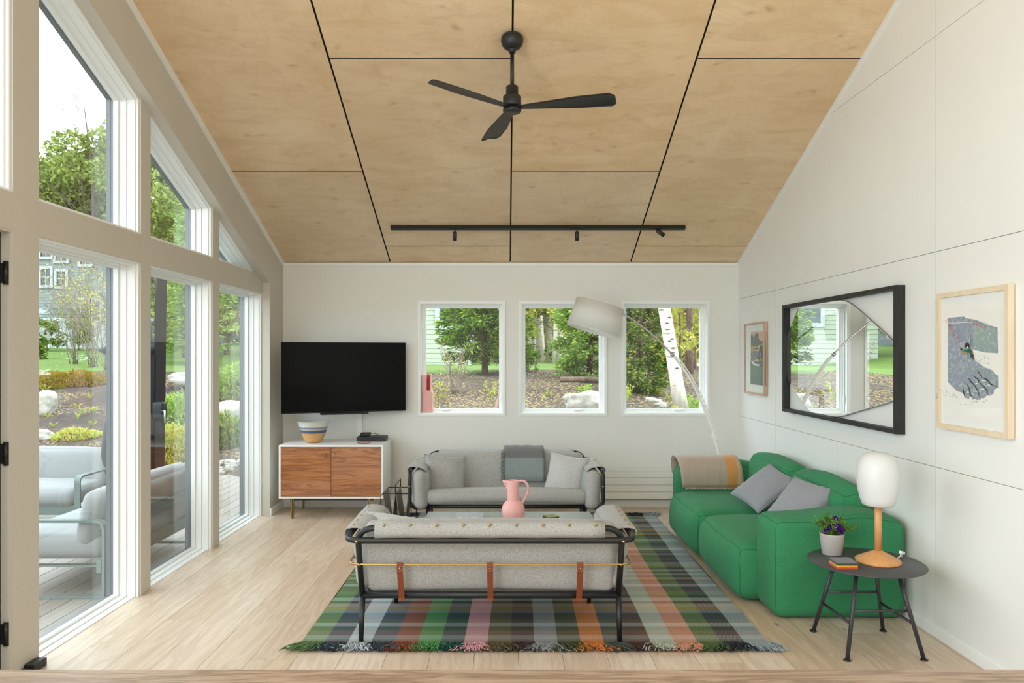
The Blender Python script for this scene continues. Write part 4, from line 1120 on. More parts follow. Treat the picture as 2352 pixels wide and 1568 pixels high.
cs_colors = [((196, 62, 34), 'bright red felt coaster at the bottom of the rainbow stack'), ((214, 100, 40), 'burnt orange felt coaster second from the bottom of the stack'), ((232, 170, 40), 'yellow felt coaster in the middle of the rainbow stack'), ((40, 62, 44), 'dark green felt coaster just under the grey one'), ((84, 84, 88), 'dark grey felt coaster lying on top of the stack on the side table')]
for i, (c, lb) in enumerate(cs_colors):
    z0 = .4473+i*.0068
    X = Matrix.Translation((1.758, 3.815, z0)) @ Matrix.Rotation(-.02+.02*math.sin(i*2.1), 4, 'Z')
    h = .054
    pts = [p for (cx_, cy_, a0) in ((h-.008, h-.008, 0), (-h+.008, h-.008, PI/2), (-h+.008, -h+.008, PI), (h-.008, -h+.008, 1.5*PI)) for p in [(cx_+.008*math.cos(a0+q*PI/8), cy_+.008*math.sin(a0+q*PI/8)) for q in range(5)]]
    mb = MB().prism(pts, 0, .0066, 'z', X=X)
    tag(mb.build('coaster', fabric('felt', S(*c), .25, 900, 0, 9)), lb, 'coaster', 'felt coasters stacked on the side table')

# =================================================================== on the coffee table
plz = .3805
plate = thing('plate', (.055, 5.12, plz), 'round plate with speckled floral rim under the pink jug', 'plate')
def platem():
    t = NT('speckled_glaze'); v = t.coords(); vo = t.n('TexVoronoi', {'Vector': v, 'Scale': 75.0}).outputs['Distance']; n_ = t.noise(v, 40, 3)
    f = t.math('MULTIPLY', t.ramp(vo, [(.34, (1, 1, 1, 1)), (.42, (0, 0, 0, 1))]), t.ramp(n_, [(.42, (0, 0, 0, 1)), (.5, (1, 1, 1, 1))]))
    t.bsdf(t.mix(f, S(234, 224, 214), S(150, 92, 80)), .35); return t.m
MB().lathe([(0, 0), (.07, 0), (.085, .004), (.122, .010), (.1235, .0115), (.085, .008), (.068, .0045), (0, .0045)], (.055, 5.12, plz), 56).build('dish', platem(), plate)
MB().tube([(.055+.1235*math.cos(2*PI*j/64), 5.12+.1235*math.sin(2*PI*j/64), plz+.0125) for j in range(64)], .0035, 6, closed=True).build('rim', plain('pink_glaze_rim', S(224, 176, 160), .4), plate)
jg = thing('jug', (.048, 5.12, plz+.005), 'pink ceramic jug with round belly and tall neck on plate', 'jug')
jx, jy, jz = .048, 5.12, plz+.0052
R_, zc_ = .0815, .0775
prof = [(0, 0), (.036, 0)]+[(R_*math.cos(a), zc_+R_*math.sin(a)) for a in np.linspace(-1.12, .98, 18)]+[(.0415, .150), (.0415, .282), (.0395, .286), (.0385, .282), (.0385, .17), (.0385, .15)]
b_ = MB(); k_ = len(b_.v); b_.lathe(prof, (jx, jy, jz), 48)
# pull the front of the rim into a pouring spout towards -x
for i, p in enumerate(b_.v):
    zl_ = p[2]-jz; dx = p[0]-jx; dy = p[1]-jy; r_ = math.hypot(dx, dy)
    if zl_ > .2 and r_ > .03:
        a = math.atan2(dy, dx); w_ = max(0, math.cos(a-PI))**10*max(0, (zl_-.232)/.054)**1.0
        b_.v[i] = (p[0]-.036*w_, p[1]*(1)+0, p[2]+.004*w_)
b2 = MB()
rows_ = [(.0415, z_) for z_ in np.linspace(.150, .286, 9)]
b_ = MB(); b_.lathe([(0, 0), (.036, 0)]+[(R_*math.cos(a), zc_+R_*math.sin(a)) for a in np.linspace(-1.12, 1.03, 20)]+[(.0415, .149)], (jx, jy, jz), 48)
nb = MB(); nn = 64; zr = list(np.linspace(.147, .287, 14)); vs = []
for (r_, zz, inn) in [(.0415, z_, 0) for z_ in zr]+[(.0385, z_, 1) for z_ in zr[::-1]]:
    for j in range(nn):
        a = 2*PI*j/nn; da = abs((a-PI+PI) % (2*PI)-PI) if False else abs(a-PI)
        s_ = max(0, (zz-.215)/.072); wd = .62*s_+.02
        w_ = max(0, 1-da/wd)**1.2*.036*s_ if s_ > 0 else 0
        vs.append((jx+(r_+w_)*math.cos(a), jy+(r_+w_)*math.sin(a)*(1), jz+zz+.0))
fs = [(i*nn+j, i*nn+(j+1) % nn, (i+1)*nn+(j+1) % nn, (i+1)*nn+j) for i in range(27) for j in range(nn)]
fs.append(tuple(27*nn+j for j in range(nn)))
b_.add(vs, fs, 0, True); b_.build('body', M['pink'], jg)
hp = smooth_path([(jx+.038, jy, jz+.280), (jx+.060, jy, jz+.284), (jx+.085, jy, jz+.275), (jx+.101, jy, jz+.250), (jx+.105, jy, jz+.225), (jx+.098, jy, jz+.195), (jx+.078, jy, jz+.155), (jx+.062, jy, jz+.128)])
MB().tube(hp, [.0085]*len(hp), 12).build('handle', M['pink'], jg)

bk = thing('book', (-.28, 5.22, plz), 'grey hardback book with white lettering lying on the coffee table', 'book')
X = Matrix.Translation((-.262, 5.20, plz))
MB().box(-.10, .10, -.13, .13, .0008, .004, X=X).box(-.10, .10, -.13, .13, .020, .0235, X=X).box(-.10, -.097, -.13, .13, .004, .02, X=X).build('cover', plain('grey_book_cover', S(138, 142, 146), .4), bk)
MB().box(-.096, .096, -.126, .126, .0042, .0198, X=X).build('pages', plain('book_pages', S(220, 222, 216), .8), bk)
def text(body, size, X, m, parent, name='lettering'):
    cu = bpy.data.curves.new(name, 'FONT'); cu.body = body; cu.size = size; cu.extrude = .0002; cu.align_x = 'LEFT'; cu.offset = size*.02
    o = bpy.data.objects.new(name, cu); COL.objects.link(o); bpy.context.view_layer.update()
    me = bpy.data.meshes.new_from_object(o.evaluated_get(bpy.context.evaluated_depsgraph_get())); bpy.data.objects.remove(o)
    off = Vector((0, 0, 0)); p = parent
    while p is not None: off += p.location; p = p.parent
    me.transform(Matrix.Translation(-off) @ X); me.materials.append(m) if not me.materials else me.materials.__setitem__(0, m)
    o = bpy.data.objects.new(name, me); COL.objects.link(o); o.parent = parent; return o
wt = plain('white_lettering', S(240, 242, 240), .5)
text('PLACE', .052, Matrix.Translation((-.345, 5.135, plz+.0238)), wt, bk)
text('MAKERS', .034, Matrix.Translation((-.345, 5.098, plz+.0238)), wt, bk)
for i in range(6):
    z0 = plz+.0003+i*.0058; last = i == 5
    X = Matrix.Translation((.315, 5.17, z0)) @ Matrix.Rotation(.42+.05*math.sin(i*3), 4, 'Z'); h = .044
    mb = MB().box(-h, h, -h, h, 0, .0056, X=X, bev=.0012)
    tag(mb.build('coaster', fabric('felt', S(112, 122, 22) if last else S(52, 46, 36), .2, 900, 0, 9)), 'olive green felt coaster on top of the dark stack on the coffee table' if last else ('bottom', 'second lowest', 'third lowest', 'third highest', 'second highest')[min(i, 4)]+' dark brown felt coaster in the stack under the olive one', 'coaster', 'felt coasters on the coffee table' if last else 'dark coasters under the olive one')

# =================================================================== on the credenza
ctop = .7003
bw = thing('bowl', (-1.877, 7.12, ctop), 'large stoneware bowl glazed white, blue and sand on the credenza', 'bowl')
def bowlm():
    t = NT('banded_stoneware'); tc = t.n('TexCoord'); z_ = t.n('SeparateXYZ', {0: tc.outputs['Object']}).outputs[2]
    v = t.coords(); f = t.math('ADD', t.math('DIVIDE', z_, .205), t.math('MULTIPLY', t.math('SUBTRACT', t.noise(v, 14, 3), .5), .035))
    c = t.ramp(f, [(0, S(150, 108, 74)), (.05, S(206, 164, 108)), (.44, S(204, 160, 100)), (.47, S(170, 124, 88)), (.50, S(70, 86, 118)), (.60, S(74, 92, 132)), (.62, S(190, 182, 164)), (.68, S(176, 176, 170)), (.70, S(88, 106, 146)), (.745, S(150, 160, 176)), (.78, S(214, 214, 204)), (1, S(206, 208, 202))])
    sp = t.ramp(t.noise(v, 190, 2), [(.60, (0, 0, 0, 1)), (.7, (1, 1, 1, 1))])
    t.bsdf(t.mix(t.math('MULTIPLY', sp, .3), c, S(126, 92, 60)), .4, 0, t.bump(t.noise(v, 60, 2), .08, .003)); return t.m
bo = [(.070, .0), (.074, .012), (.090, .030), (.112, .075), (.128, .125), (.138, .170), (.152, .200), (.157, .205), (.154, .207)]
MB().lathe([(0, 0)]+bo+[(.140, .196), (.130, .165), (.118, .12), (.095, .06), (.05, .025), (0, .02)], (-1.877, 7.12, ctop), 56).build('body', bowlm(), bw)
bx = thing('media_box', (-1.36, 7.25, ctop), 'slim black media player box on the right of the credenza', 'media box')
MB().box(-1.475, -1.19, 7.20, 7.36, ctop+.004, ctop+.045, bev=.003).build('case', M['black'], bx)
MB().box(-1.47, -1.195, 7.1985, 7.200, ctop+.02, ctop+.024).build('front_trim', M['blackmetal'], bx)
for q in (-1.45, -1.22): MB().lathe([(0, 0), (.008, 0), (.008, .004), (0, .004)], (q, 7.23, ctop), 12).build('foot', M['black'], bx)
sb = thing('streaming_box', (-1.41, 7.27, ctop+.045), 'small square black box on top of the media player', 'media box')
MB().box(-1.445, -1.355, 7.23, 7.32, ctop+.0465, ctop+.079, bev=.004).build('case', M['blackmetal'], sb)
MB().tube(smooth_path([(-1.355, 7.28, ctop+.065), (-1.325, 7.29, ctop+.072), (-1.30, 7.33, ctop+.056), (-1.29, 7.372, ctop+.05)]), .003, 6).build('cable', M['black'], sb)
hexa = lambda r, a0=0: [(r*math.cos(a0+PI*i/3), r*math.sin(a0+PI*i/3)) for i in range(6)]
for i, (c, lb) in enumerate((((60, 48, 46), 'dark hexagonal coaster under the pink one on the credenza'), ((214, 164, 144), 'pale pink hexagonal coaster on the front of the credenza'))):
    mb = MB().prism(hexa(.062 if i else .065, .1*i), 0, .0035, 'z', X=Matrix.Translation((-1.375+.006*i, 7.07, ctop+.0002+i*.0038)))
    tag(mb.build('coaster', plain('coaster_leather', S(*c), .6)), lb, 'coaster', 'hexagonal coasters on the credenza')

# =================================================================== magazine rack
mr = thing('magazine_rack', (-.94, 6.35, 0), 'black wire magazine rack with grey leather slings beside the far sofa', 'magazine rack')
wz = .375; xa, xc, xb = -1.05, -.94, -.83; ya, yb = 6.20, 6.50; wr2 = .0042
f = MB(); f.tube([(xa, ya, wz), (xb, ya, wz), (xb, yb, wz), (xa, yb, wz)], wr2, 8, closed=True); f.build('top_frame', M['black'], mr)
MB().tube(roundpath([(xc, ya, wz), (xc, ya, wz+.075), (xc, yb, wz+.075), (xc, yb, wz)], .004, 2), wr2, 8).build('handle', M['black'], mr)
for sx in (-1, 1):
    for yy in (ya, yb): MB().tube([(xc+sx*.11, yy, wz-.003), (xc+sx*.122, yy, wz-.02), (xc+sx*.155, yy, 0.004)], .0035, 8).build('leg', M['black'], mr)
for (l, r) in ((xa, xc), (xc, xb)):
    m2 = (l+r)/2+.0; zb = .055; e = .006
    prof = [(l, wz+.004), (m2-.012, zb+.01), (m2, zb), (m2+.012, zb+.01), (r-.004, wz+.004)]
    o_ = [(p[0]+.004, p[1]) for p in prof]
    for (a, b_) in ((0, 2), (2, 4)):
        k = 3; pr = prof[a:b_+1]; n2 = [(p[0]+(.0045), p[1]) for p in pr]
        MB().prism(pr+n2[::-1], ya+.008, yb-.008, 'y').build('sling', M['greyleather'], mr)

# =================================================================== pink vase on the first window sill
vz = .9605; vx, vy = -.812, 7.535
va = thing('vase', (vx, vy, vz), 'pink stepped ceramic vase with open notch on the leftmost back window sill', 'vase')
def rrect(w_, d_, r_, n_=4): return [p for (sx, sy, a0) in ((1, 1, 0), (-1, 1, PI/2), (-1, -1, PI), (1, -1, 1.5*PI)) for p in [(sx*(w_-r_)+r_*math.cos(a0+q*PI/2/n_), sy*(d_-r_)+r_*math.sin(a0+q*PI/2/n_)) for q in range(n_+1)]]
V_ = MB(); o1 = rrect(.058, .038, .02); o2 = rrect(.046, .038, .016); kk = len(o1)
V_.add([(vx+x, vy+y, vz+z) for z, o in ((0.0005, o1), (.200, o1)) for x, y in o]+[(vx-.008+x, vy+y, vz+.225) for x, y in o2], [tuple(range(kk))[::-1]]+[(i*kk+j, i*kk+(j+1) % kk, (i+1)*kk+(j+1) % kk, (i+1)*kk+j) for i in (0, 1) for j in range(kk)]+[tuple(2*kk+j for j in range(kk))], 0, False)
V_.build('lower_body', M['pink'], va)
U = MB()   # upper chimney, C-shaped in plan so the notch shows the inside
cpl = [(-.054, -.038), (-.006, -.038), (-.006, .030), (.030, .030), (.030, -.030), (.038, -.030), (.038, .038), (-.054, .038)]
U.prism([(vx+x, vy+y) for x, y in cpl], vz+.225, vz+.388, 'z'); U.build('chimney', M['pink'], va)
MB().box(vx-.0058, vx+.0298, vy+.0285, vy+.0298, vz+.2255, vz+.386).box(vx+.0285, vx+.0298, vy-.029, vy+.0285, vz+.2255, vz+.386).box(vx-.0058, vx+.0298, vy-.037, vy+.029, vz+.2252, vz+.2275).build('inside', M['pinkin'], va)

# =================================================================== cushions and throws
def cushion(label, group, w_, h_, t_, loc, rot, m, seed, parent_mat=None):
    X = Matrix.Translation(loc) @ Euler(rot, 'XYZ').to_matrix().to_4x4()
    mb = MB(); pillow_mesh(mb, w_, h_, t_, X, 18, seed)
    return tag(mb.build('cushion', m), label, 'cushion', group)
R_d = math.radians
# far grey sofa: both lean on the back, standing
cushion('grey wool cushion at the left end of the far grey sofa', 'cushions on the far grey sofa', .37, .37, .072, P(1022, 1093, 6.40), (R_d(74), R_d(4), R_d(14)), M['greyfab'], 1)
cushion('grey wool cushion at the right end of the far grey sofa', 'cushions on the far grey sofa', .35, .37, .072, P(1300, 1092, 6.40), (R_d(74), R_d(8), R_d(-20)), M['lightfab'], 2)
cushion('pale grey cushion slumped in the left corner of the near sofa', 'cushions on the near grey sofa', .38, .38, .075, (-.655, 4.22, .485), (R_d(35), R_d(10), R_d(8)), M['lightfab'], 3)
cushion('pale grey cushion lying at the right end of the near sofa', 'cushions on the near grey sofa', .42, .40, .065, (.44, 4.24, .475), (R_d(20), R_d(-6), R_d(-8)), M['lightfab'], 4)
# emerald sofa
def cushion_on(label, group, A, B, C_, D, size, t_, m, seed):
    cen_ = (A+B+C_+D)/4; u = ((C_-B)+(D-A)).normalized(); v = ((B-A)+(C_-D)); v = (v-u*v.dot(u)).normalized(); w_ = u.cross(v)
    R = Matrix((u, v, w_)).transposed().to_4x4(); mb = MB(); pillow_mesh(mb, size, size, t_, Matrix.Translation(cen_) @ R, 18, seed)
    return tag(mb.build('cushion', m), label, 'cushion', group)
cushion_on('cool grey cushion standing on its corner against the far green backrest', 'grey cushions on the green sofa', P(1706, 1147, 5.62), P(1752, 1060, 5.85), P(1812, 1092, 5.55), P(1754, 1185, 5.30), .40, .07, M['lilacfab'], 5)
cushion_on('cool grey cushion behind the near armrest of the green sofa', 'grey cushions on the green sofa', P(1760, 1190, 4.98), P(1830, 1100, 5.12), P(1908, 1130, 4.80), P(1864, 1222, 4.70), .39, .075, M['lilacfab'], 6)

def ribbon(profile, mk, u0, u1, th, seg, seed=0, amp=.003):
    """a cloth strip following a 2-D profile, width from u0 to u1"""
    pr = [Vector(p) for p in profile]; k = len(pr); nr = []
    for i in range(k):
        t = (pr[min(k-1, i+1)]-pr[max(0, i-1)]).normalized(); nr.append(Vector((-t.y, t.x)))
    vs = []; st = 2*k
    for s_ in range(seg+1):
        u = u0+(u1-u0)*s_/seg
        for side in (0, 1):
            for i in range(k):
                q = pr[i]+nr[i]*(th*side+amp*mnoise.noise(Vector((u*18+seed, i*.45, seed))))
                vs.append(mk(u, q))
    fs = []
    for s_ in range(seg):
        for i in range(k-1):
            a = s_*st+i; fs.append((a, a+1, a+st+1, a+st)); a += k; fs.append((a, a+st, a+st+1, a+1))
        for i in (0, k-1): a = s_*st+i; fs.append((a, a+st, a+st+k, a+k) if i == 0 else (a, a+k, a+st+k, a+st))
    for s_ in (0, seg):
        for i in range(k-1): a = s_*st+i; fs.append((a, a+k, a+k+1, a+1) if s_ == 0 else (a, a+1, a+k+1, a+k))
    return vs, fs
def throwm(name, stops, axis, lo, hi, stripes=90):
    t = NT(name); tc = t.n('TexCoord'); sx = t.n('SeparateXYZ', {0: tc.outputs['Object']}).outputs[axis]
    f = t.math('DIVIDE', t.math('SUBTRACT', sx, lo), hi-lo)
    c = t.ramp(f, stops, 'CONSTANT'); v = t.coords()
    sc = [14, 14, 14]; cr = t.noise(t.coords((70, 70, 5)), 1.0, 3, .6)
    c = t.mix(t.math('MULTIPLY', cr, .35), c, (.05, .05, .05, 1))
    t.bsdf(c, .95, 0, t.bump(cr, .6, .004), **{'Sheen Weight': .2}); return t.m
# grey throw over the back of the far sofa
ta = thing('throw_blanket', (.155, 6.70, .55), 'folded two-tone grey throw with fringed edge over the back of the far sofa', 'blanket')
tm = throwm('two_tone_grey_gauze', [(0, S(140, 152, 152)), (.655, S(116, 118, 118))], 2, -.135, .155)
bx0 = P(1157, 1030, 6.64).x; bx1 = P(1250, 1030, 6.64).x
for j in range(3):
    o = .008+j*.011
    pr = [(6.535-o*.9, .435-j*.004), (6.56-o, .50), (6.60-o, .60), (6.625-o, .645), (6.655-o*.6, .675+o*.4), (6.70, .690+o), (6.78+o*.6, .690+o*.8), (6.845+o*.7, .680+o*.6), (6.872+o, .64), (6.878+o, .57)]
    vs, fs = ribbon(pr[::-1], lambda u, q: (u, q.x, q.y), bx0+.004*j, bx1-.003*j, .0085, 14, j, .004)
    MB().add(vs, fs, 0, True).build('fold', tm, ta, at=(.155, 6.70, .55+.02))
fr_ = MB(); rf2 = random.Random(2)
for k in range(120):
    z = rf2.uniform(.45, .69); yy = 6.535+(z-.43)*.42-.03-rf2.random()*.02; x = bx0+.004
    fr_.tube([(x, yy, z), (x-.012-rf2.random()*.01, yy-.004, z-.006), (x-.02-rf2.random()*.012, yy-.002, z-.02-rf2.random()*.01)], .0014, 3, caps=False)
tag(fr_.build('fringe', plain('throw_fringe', S(112, 120, 120), .95), ta), kind='stuff')
# beige throw over the far arm of the green sofa
tb = thing('throw_blanket', (1.78, 6.40, .55), 'folded beige throw with an orange stripe over the far arm of the green sofa', 'blanket')
bm_ = throwm('beige_linen_orange_stripe', [(0, S(196, 178, 160)), (.72, S(224, 160, 88)), (.90, S(206, 184, 160))], 0, -.26, .28)
for j in range(3):
    o = .006+j*.010
    pr = [(6.372-o, .395+.012*(2-j)), (6.358-o, .44), (6.350-o, .50), (6.350-o, .55), (6.37-o*.7, .592+o*.6), (6.42, .622+o), (6.51, .635+o), (6.59, .625+o), (6.65+o*.7, .592+o*.5), (6.672+o, .54), (6.672+o, .47)]
    vs, fs = ribbon(pr[::-1], lambda u, q: (u+(.620-q.y)*.12, q.x, q.y), 1.515-.008*j, 2.045-.004*j, .0075, 18, j+9, .005)
    MB().add(vs, fs, 0, True).build('fold', bm_, tb, at=(1.78, 6.40, .55))
fr_ = MB()
for k in range(260):
    x = 1.55+.48*rf2.random(); fr_.tube([(x, 6.345, .402), (x+.002, 6.338, .396), (x+rf2.gauss(0, .003), 6.337, .388)], .0014, 3, caps=False)
tag(fr_.build('fringe', plain('beige_fringe', S(200, 182, 160), .95), tb), kind='stuff')
# =================================================================== outdoor furniture
DZ = -.12
def rnd_path(pts, r=.05, closed=False): return roundpath(pts, r, 5, closed)
def bar(mb, path, w_, t_, X=None):
    """flat aluminium bar along a path lying in a vertical plane; w_ across the plane, t_ in it"""
    P_ = [Vector(p) for p in path]; k = len(P_)
    n0 = None
    for i in range(2, k-1):
        c = (P_[i]-P_[0]).cross(P_[i]-P_[1])
        if c.length > 1e-6: n0 = c.normalized(); break
    vs = []; fs = []
    for i in range(k):
        t = (P_[min(k-1, i+1)]-P_[max(0, i-1)]).normalized(); m = t.cross(n0).normalized()
        for a, b in ((-1, -1), (1, -1), (1, 1), (-1, 1)): vs.append(P_[i]+n0*(a*w_/2)+m*(b*t_/2))
    for i in range(k-1):
        for j in range(4): fs.append((i*4+j, i*4+(j+1) % 4, (i+1)*4+(j+1) % 4, (i+1)*4+j))
    fs += [(3, 2, 1, 0), tuple((k-1)*4+j for j in range(4))]
    mb.add(vs, fs, 0, False, X); return mb
def outdoor_sofa(name, label, length):
    """local: x along the length, +y is the back, seat faces -y; origin at the middle on the deck"""
    r = thing(name, (0, 0, 0), label, 'sofa', 'grey outdoor sofas on the deck'); h = length/2
    for sx in (-1, 1):
        x = sx*(h-.03)
        bar(MB(), rnd_path([(x, .36, .0+.012), (x, -.38, .012), (x, -.38, .53), (x, .36, .53), (x, .36, .012)], .06), .055, .016).build('arm_frame', M['outmetal'], r)
    b = MB(); b.box(-h+.03, h-.03, -.36, -.33, .17, .26).box(-h+.03, h-.03, .30, .33, .17, .26)
    b.build('seat_rail', M['outmetal'], r); tag(r.children[-1], kind='stuff') if False else None
    bk_ = MB(); bk_.box(-h+.03, h-.03, .325, .345, .47, .50)
    bk_.build('back_rail', M['outmetal'], r)
    for k in range(6): MB().box(-h+.1+k*(length-.2)/5-.02, -h+.1+k*(length-.2)/5+.02, -.345, .32, .20, .212).build('slat', M['outmetal'], r)
    MB().soft((0, -.04, .335), (h-.06, .36, .085), .07, (.01, .02, .03), 7).build('seat_cushion', M['outfab'], r)
    MB().soft((0, 0, 0), (h-.05, .085, .20), .075, (.01, .03, .02), 7, X=Matrix.Translation((0, .225, .525)) @ Matrix.Rotation(-.22, 4, 'X')).build('back_cushion', M['outfab'], r)
    return r
sA = outdoor_sofa('outdoor_sofa', 'grey outdoor sofa facing the house at the far side of the deck', 1.56)
sB = copy_tree(sA); sB['label'] = 'grey outdoor sofa with its back to the windows, nearest the glass'
sA.location = (-4.76, 7.22, DZ)
sB.location = (-3.12, 5.78, DZ); sB.rotation_euler = (0, 0, -PI/2)

um = thing('cantilever_umbrella', (-3.62, 7.6, DZ), 'closed dark cantilever umbrella with slanted mast standing on the deck', 'umbrella')
b0 = Vector((-3.62, 7.6, DZ+.06)); tp = Vector((-3.515, 7.45, 2.46))
MB().box(-4.0, -3.25, 7.25, 7.95, DZ, DZ+.06, bev=.01).build('base_plate', M['mast'], um)
d_ = (tp-b0).normalized(); q_ = d_.to_track_quat('Z', 'Y').to_matrix().to_4x4()
MB().box(-.045, .045, -.06, .06, 0, (tp-b0).length, X=Matrix.Translation(b0) @ q_).build('mast', M['mast'], um)
MB().tube([tp-Vector((0, 0, .12)), tp+Vector((-.2, .05, .04)), Vector((-3.93, 7.6, 2.55))], .03, 10).build('arm', M['mast'], um)
cp = MB(); vs = []; fs = []; nn = 40; prof_ = [(2.55, .02), (2.48, .05), (2.2, .13), (1.66, .17), (1.60, .27), (1.55, .20), (.9, .20), (.78, .23), (.35, .27), (.30, .25), (.1, .03)]
for z_, r_ in prof_:
    for j in range(nn):
        a = 2*PI*j/nn; rr_ = r_*(1+.22*math.sin(8*a+z_*2)); vs.append((-3.90+rr_*math.cos(a), 7.62+rr_*math.sin(a), z_))
for i in range(len(prof_)-1):
    for j in range(nn): fs.append((i*nn+j, i*nn+(j+1) % nn, (i+1)*nn+(j+1) % nn, (i+1)*nn+j))
cp.add(vs, fs, 0, True); cp.build('canopy', M['canopy'], um)
cr = MB().soft((-3.60+.04, 7.5, .98), (.07, .05, .10), .04, (0, 0, 0), 3); cr.build('crank_housing', M['black'], um)
MB().tube([(-3.53, 7.47, .98), (-3.47, 7.43, .98), (-3.47, 7.43, .86)], .010, 8).build('crank_handle', M['chrome'], um)

# =================================================================== houses
def clapboard(mb, x0, x1, y, z0, z1, step):
    z = z0
    while z < z1:
        zt = min(z+step, z1); mb.add([(x0, y-.022, z), (x1, y-.022, z), (x1, y-.004, zt), (x0, y-.004, zt), (x0, y, z), (x1, y, z)], [(0, 1, 2, 3), (4, 5, 1, 0)]); z += step
def house_window(root, x0, x1, y, z0, z1, nx, nz, tw=.11, shutter=False):
    poly = [(x0, z0), (x1, z0), (x1, z1), (x0, z1)]
    f = MB().ring(inset(poly, -tw), tw, y-.08, y-.0, 'y').build('window', M['housetrim'], root)
    MB().box(x0, x1, y-.03, y-.02, z0, z1).build('pane', M['housewin'], f)
    g_ = MB()
    for i in range(1, nx): xx = x0+(x1-x0)*i/nx; g_.box(xx-.016, xx+.016, y-.05, y-.031, z0, z1)
    for i in range(1, nz): zz = z0+(z1-z0)*i/nz; g_.box(x0, x1, y-.05, y-.031, zz-.016, zz+.016)
    if g_.v: tag(g_.build('muntin', M['housetrim'], f), kind='stuff')
HX = lambda px: (px-CX)*30/F
HZ = lambda py: CZ-(py-CY)*30/F
h1 = thing('house', (-21, 32, 1.7), 'grey clapboard neighbouring house with white windows beyond the lawn', 'house')
b = MB(); b.box(-27, -14.5, 30.002, 38, 1.2, 6.3); clapboard(b, -27, -14.5, 30, HZ(735), 6.3, .115); b.build('wall', M['siding'], h1)
b = MB()
for k in range(78): xx = -27+k*.16; b.box(xx+.006, xx+.154, 29.975, 30, 1.55, HZ(735)-.02)
tag(b.build('skirt_board', M['housetrim'], h1), kind='stuff')
MB().box(-27.05, -14.45, 29.95, 30.02, HZ(735)-.03, HZ(735)+.08).build('band', M['housetrim'], h1)
MB().prism([(29.6, 6.25), (38.4, 6.25), (34, 7.0)], -27.4, -14.1, 'x').build('roof', M['roofm'], h1)
for x0, x1, z0, z1, nx, nz in ((HX(97), HX(118), HZ(655), HZ(618), 2, 2), (HX(133), HX(153), HZ(657), HZ(624), 2, 2), (HX(96), HX(120), HZ(590), HZ(566), 2, 2), (HX(131), HX(156), HZ(599), HZ(575), 2, 2), (HX(187), HX(210), HZ(607), HZ(582), 2, 2), (HX(190), HX(207), HZ(734), HZ(690), 1, 1), (HX(216), HX(232), HZ(734), HZ(692), 1, 1)):
    house_window(h1, x0, x1, 30-.02, z0, z1, nx, nz)
HX2 = lambda px: (px-CX)*24/F
HZ2 = lambda py: CZ-(py-CY)*24/F
h2 = thing('house', (-4, 27, 1.2), 'cream clapboard house seen through the leftmost back window behind the spruce', 'house')
b = MB(); b.box(-7.5, -1.25, 24.002, 30, 1.0, 5.5); clapboard(b, -7.5, -1.25, 24, 1.15, 5.5, .155); b.build('wall', M['siding2'], h2)
MB().box(-1.27, -1.15, 23.95, 24.05, 1.1, 5.5).build('corner_board', M['housetrim'], h2)
MB().prism([(23.6, 5.5), (30.4, 5.5), (27, 7.2)], -7.8, -.9, 'x').build('roof', M['roofm'], h2)
house_window(h2, HX2(1010), HX2(1047), 23.98, HZ2(728), HZ2(692), 1, 1, .15)
house_window(h2, -5.6, -4.7, 23.98, 2.6, 3.9, 1, 2, .13)

# =================================================================== plants
def rand_unit(n): v = RNG.normal(size=(n, 3)); return v/np.linalg.norm(v, axis=1, keepdims=True)
def branch_tubes(mb, base, h, r0, nb, spread, seed, up=.6, twigs=3, lean=(0, 0), r1=None, start=.25):
    rs = random.Random(seed); tips = []
    base = Vector(base); top = base+Vector((lean[0], lean[1], h))
    tr = [base.lerp(top, t)+Vector((rs.gauss(0, .02*h*t), rs.gauss(0, .02*h*t), 0)) for t in np.linspace(0, 1, 7)]
    mb.tube(tr, list(np.linspace(r0, r1 if r1 is not None else r0*.2, 7)), 8)
    for i in range(nb):
        t = rs.uniform(start, .98); p = base.lerp(top, t); a = rs.uniform(0, 2*PI); L = spread*(1.15-t*.75)*rs.uniform(.6, 1.1)
        q = p+Vector((math.cos(a)*L, math.sin(a)*L, L*up*rs.uniform(.5, 1.4)))
        m = p.lerp(q, .5)+Vector((0, 0, L*.08)); mb.tube([p, m, q], [r0*.32*(1.1-t), r0*.2*(1.1-t), .004+r0*.04], 4, caps=False); tips.append(q)
        for k in range(twigs):
            s_ = m.lerp(q, rs.uniform(-.6, .9)); e = s_+Vector((rs.gauss(0, .35), rs.gauss(0, .35), rs.uniform(.1, .6)))*L*.5
            mb.tube([s_, e], [r0*.08+.003, .003], 3, caps=False); tips.append(e)
    return tips
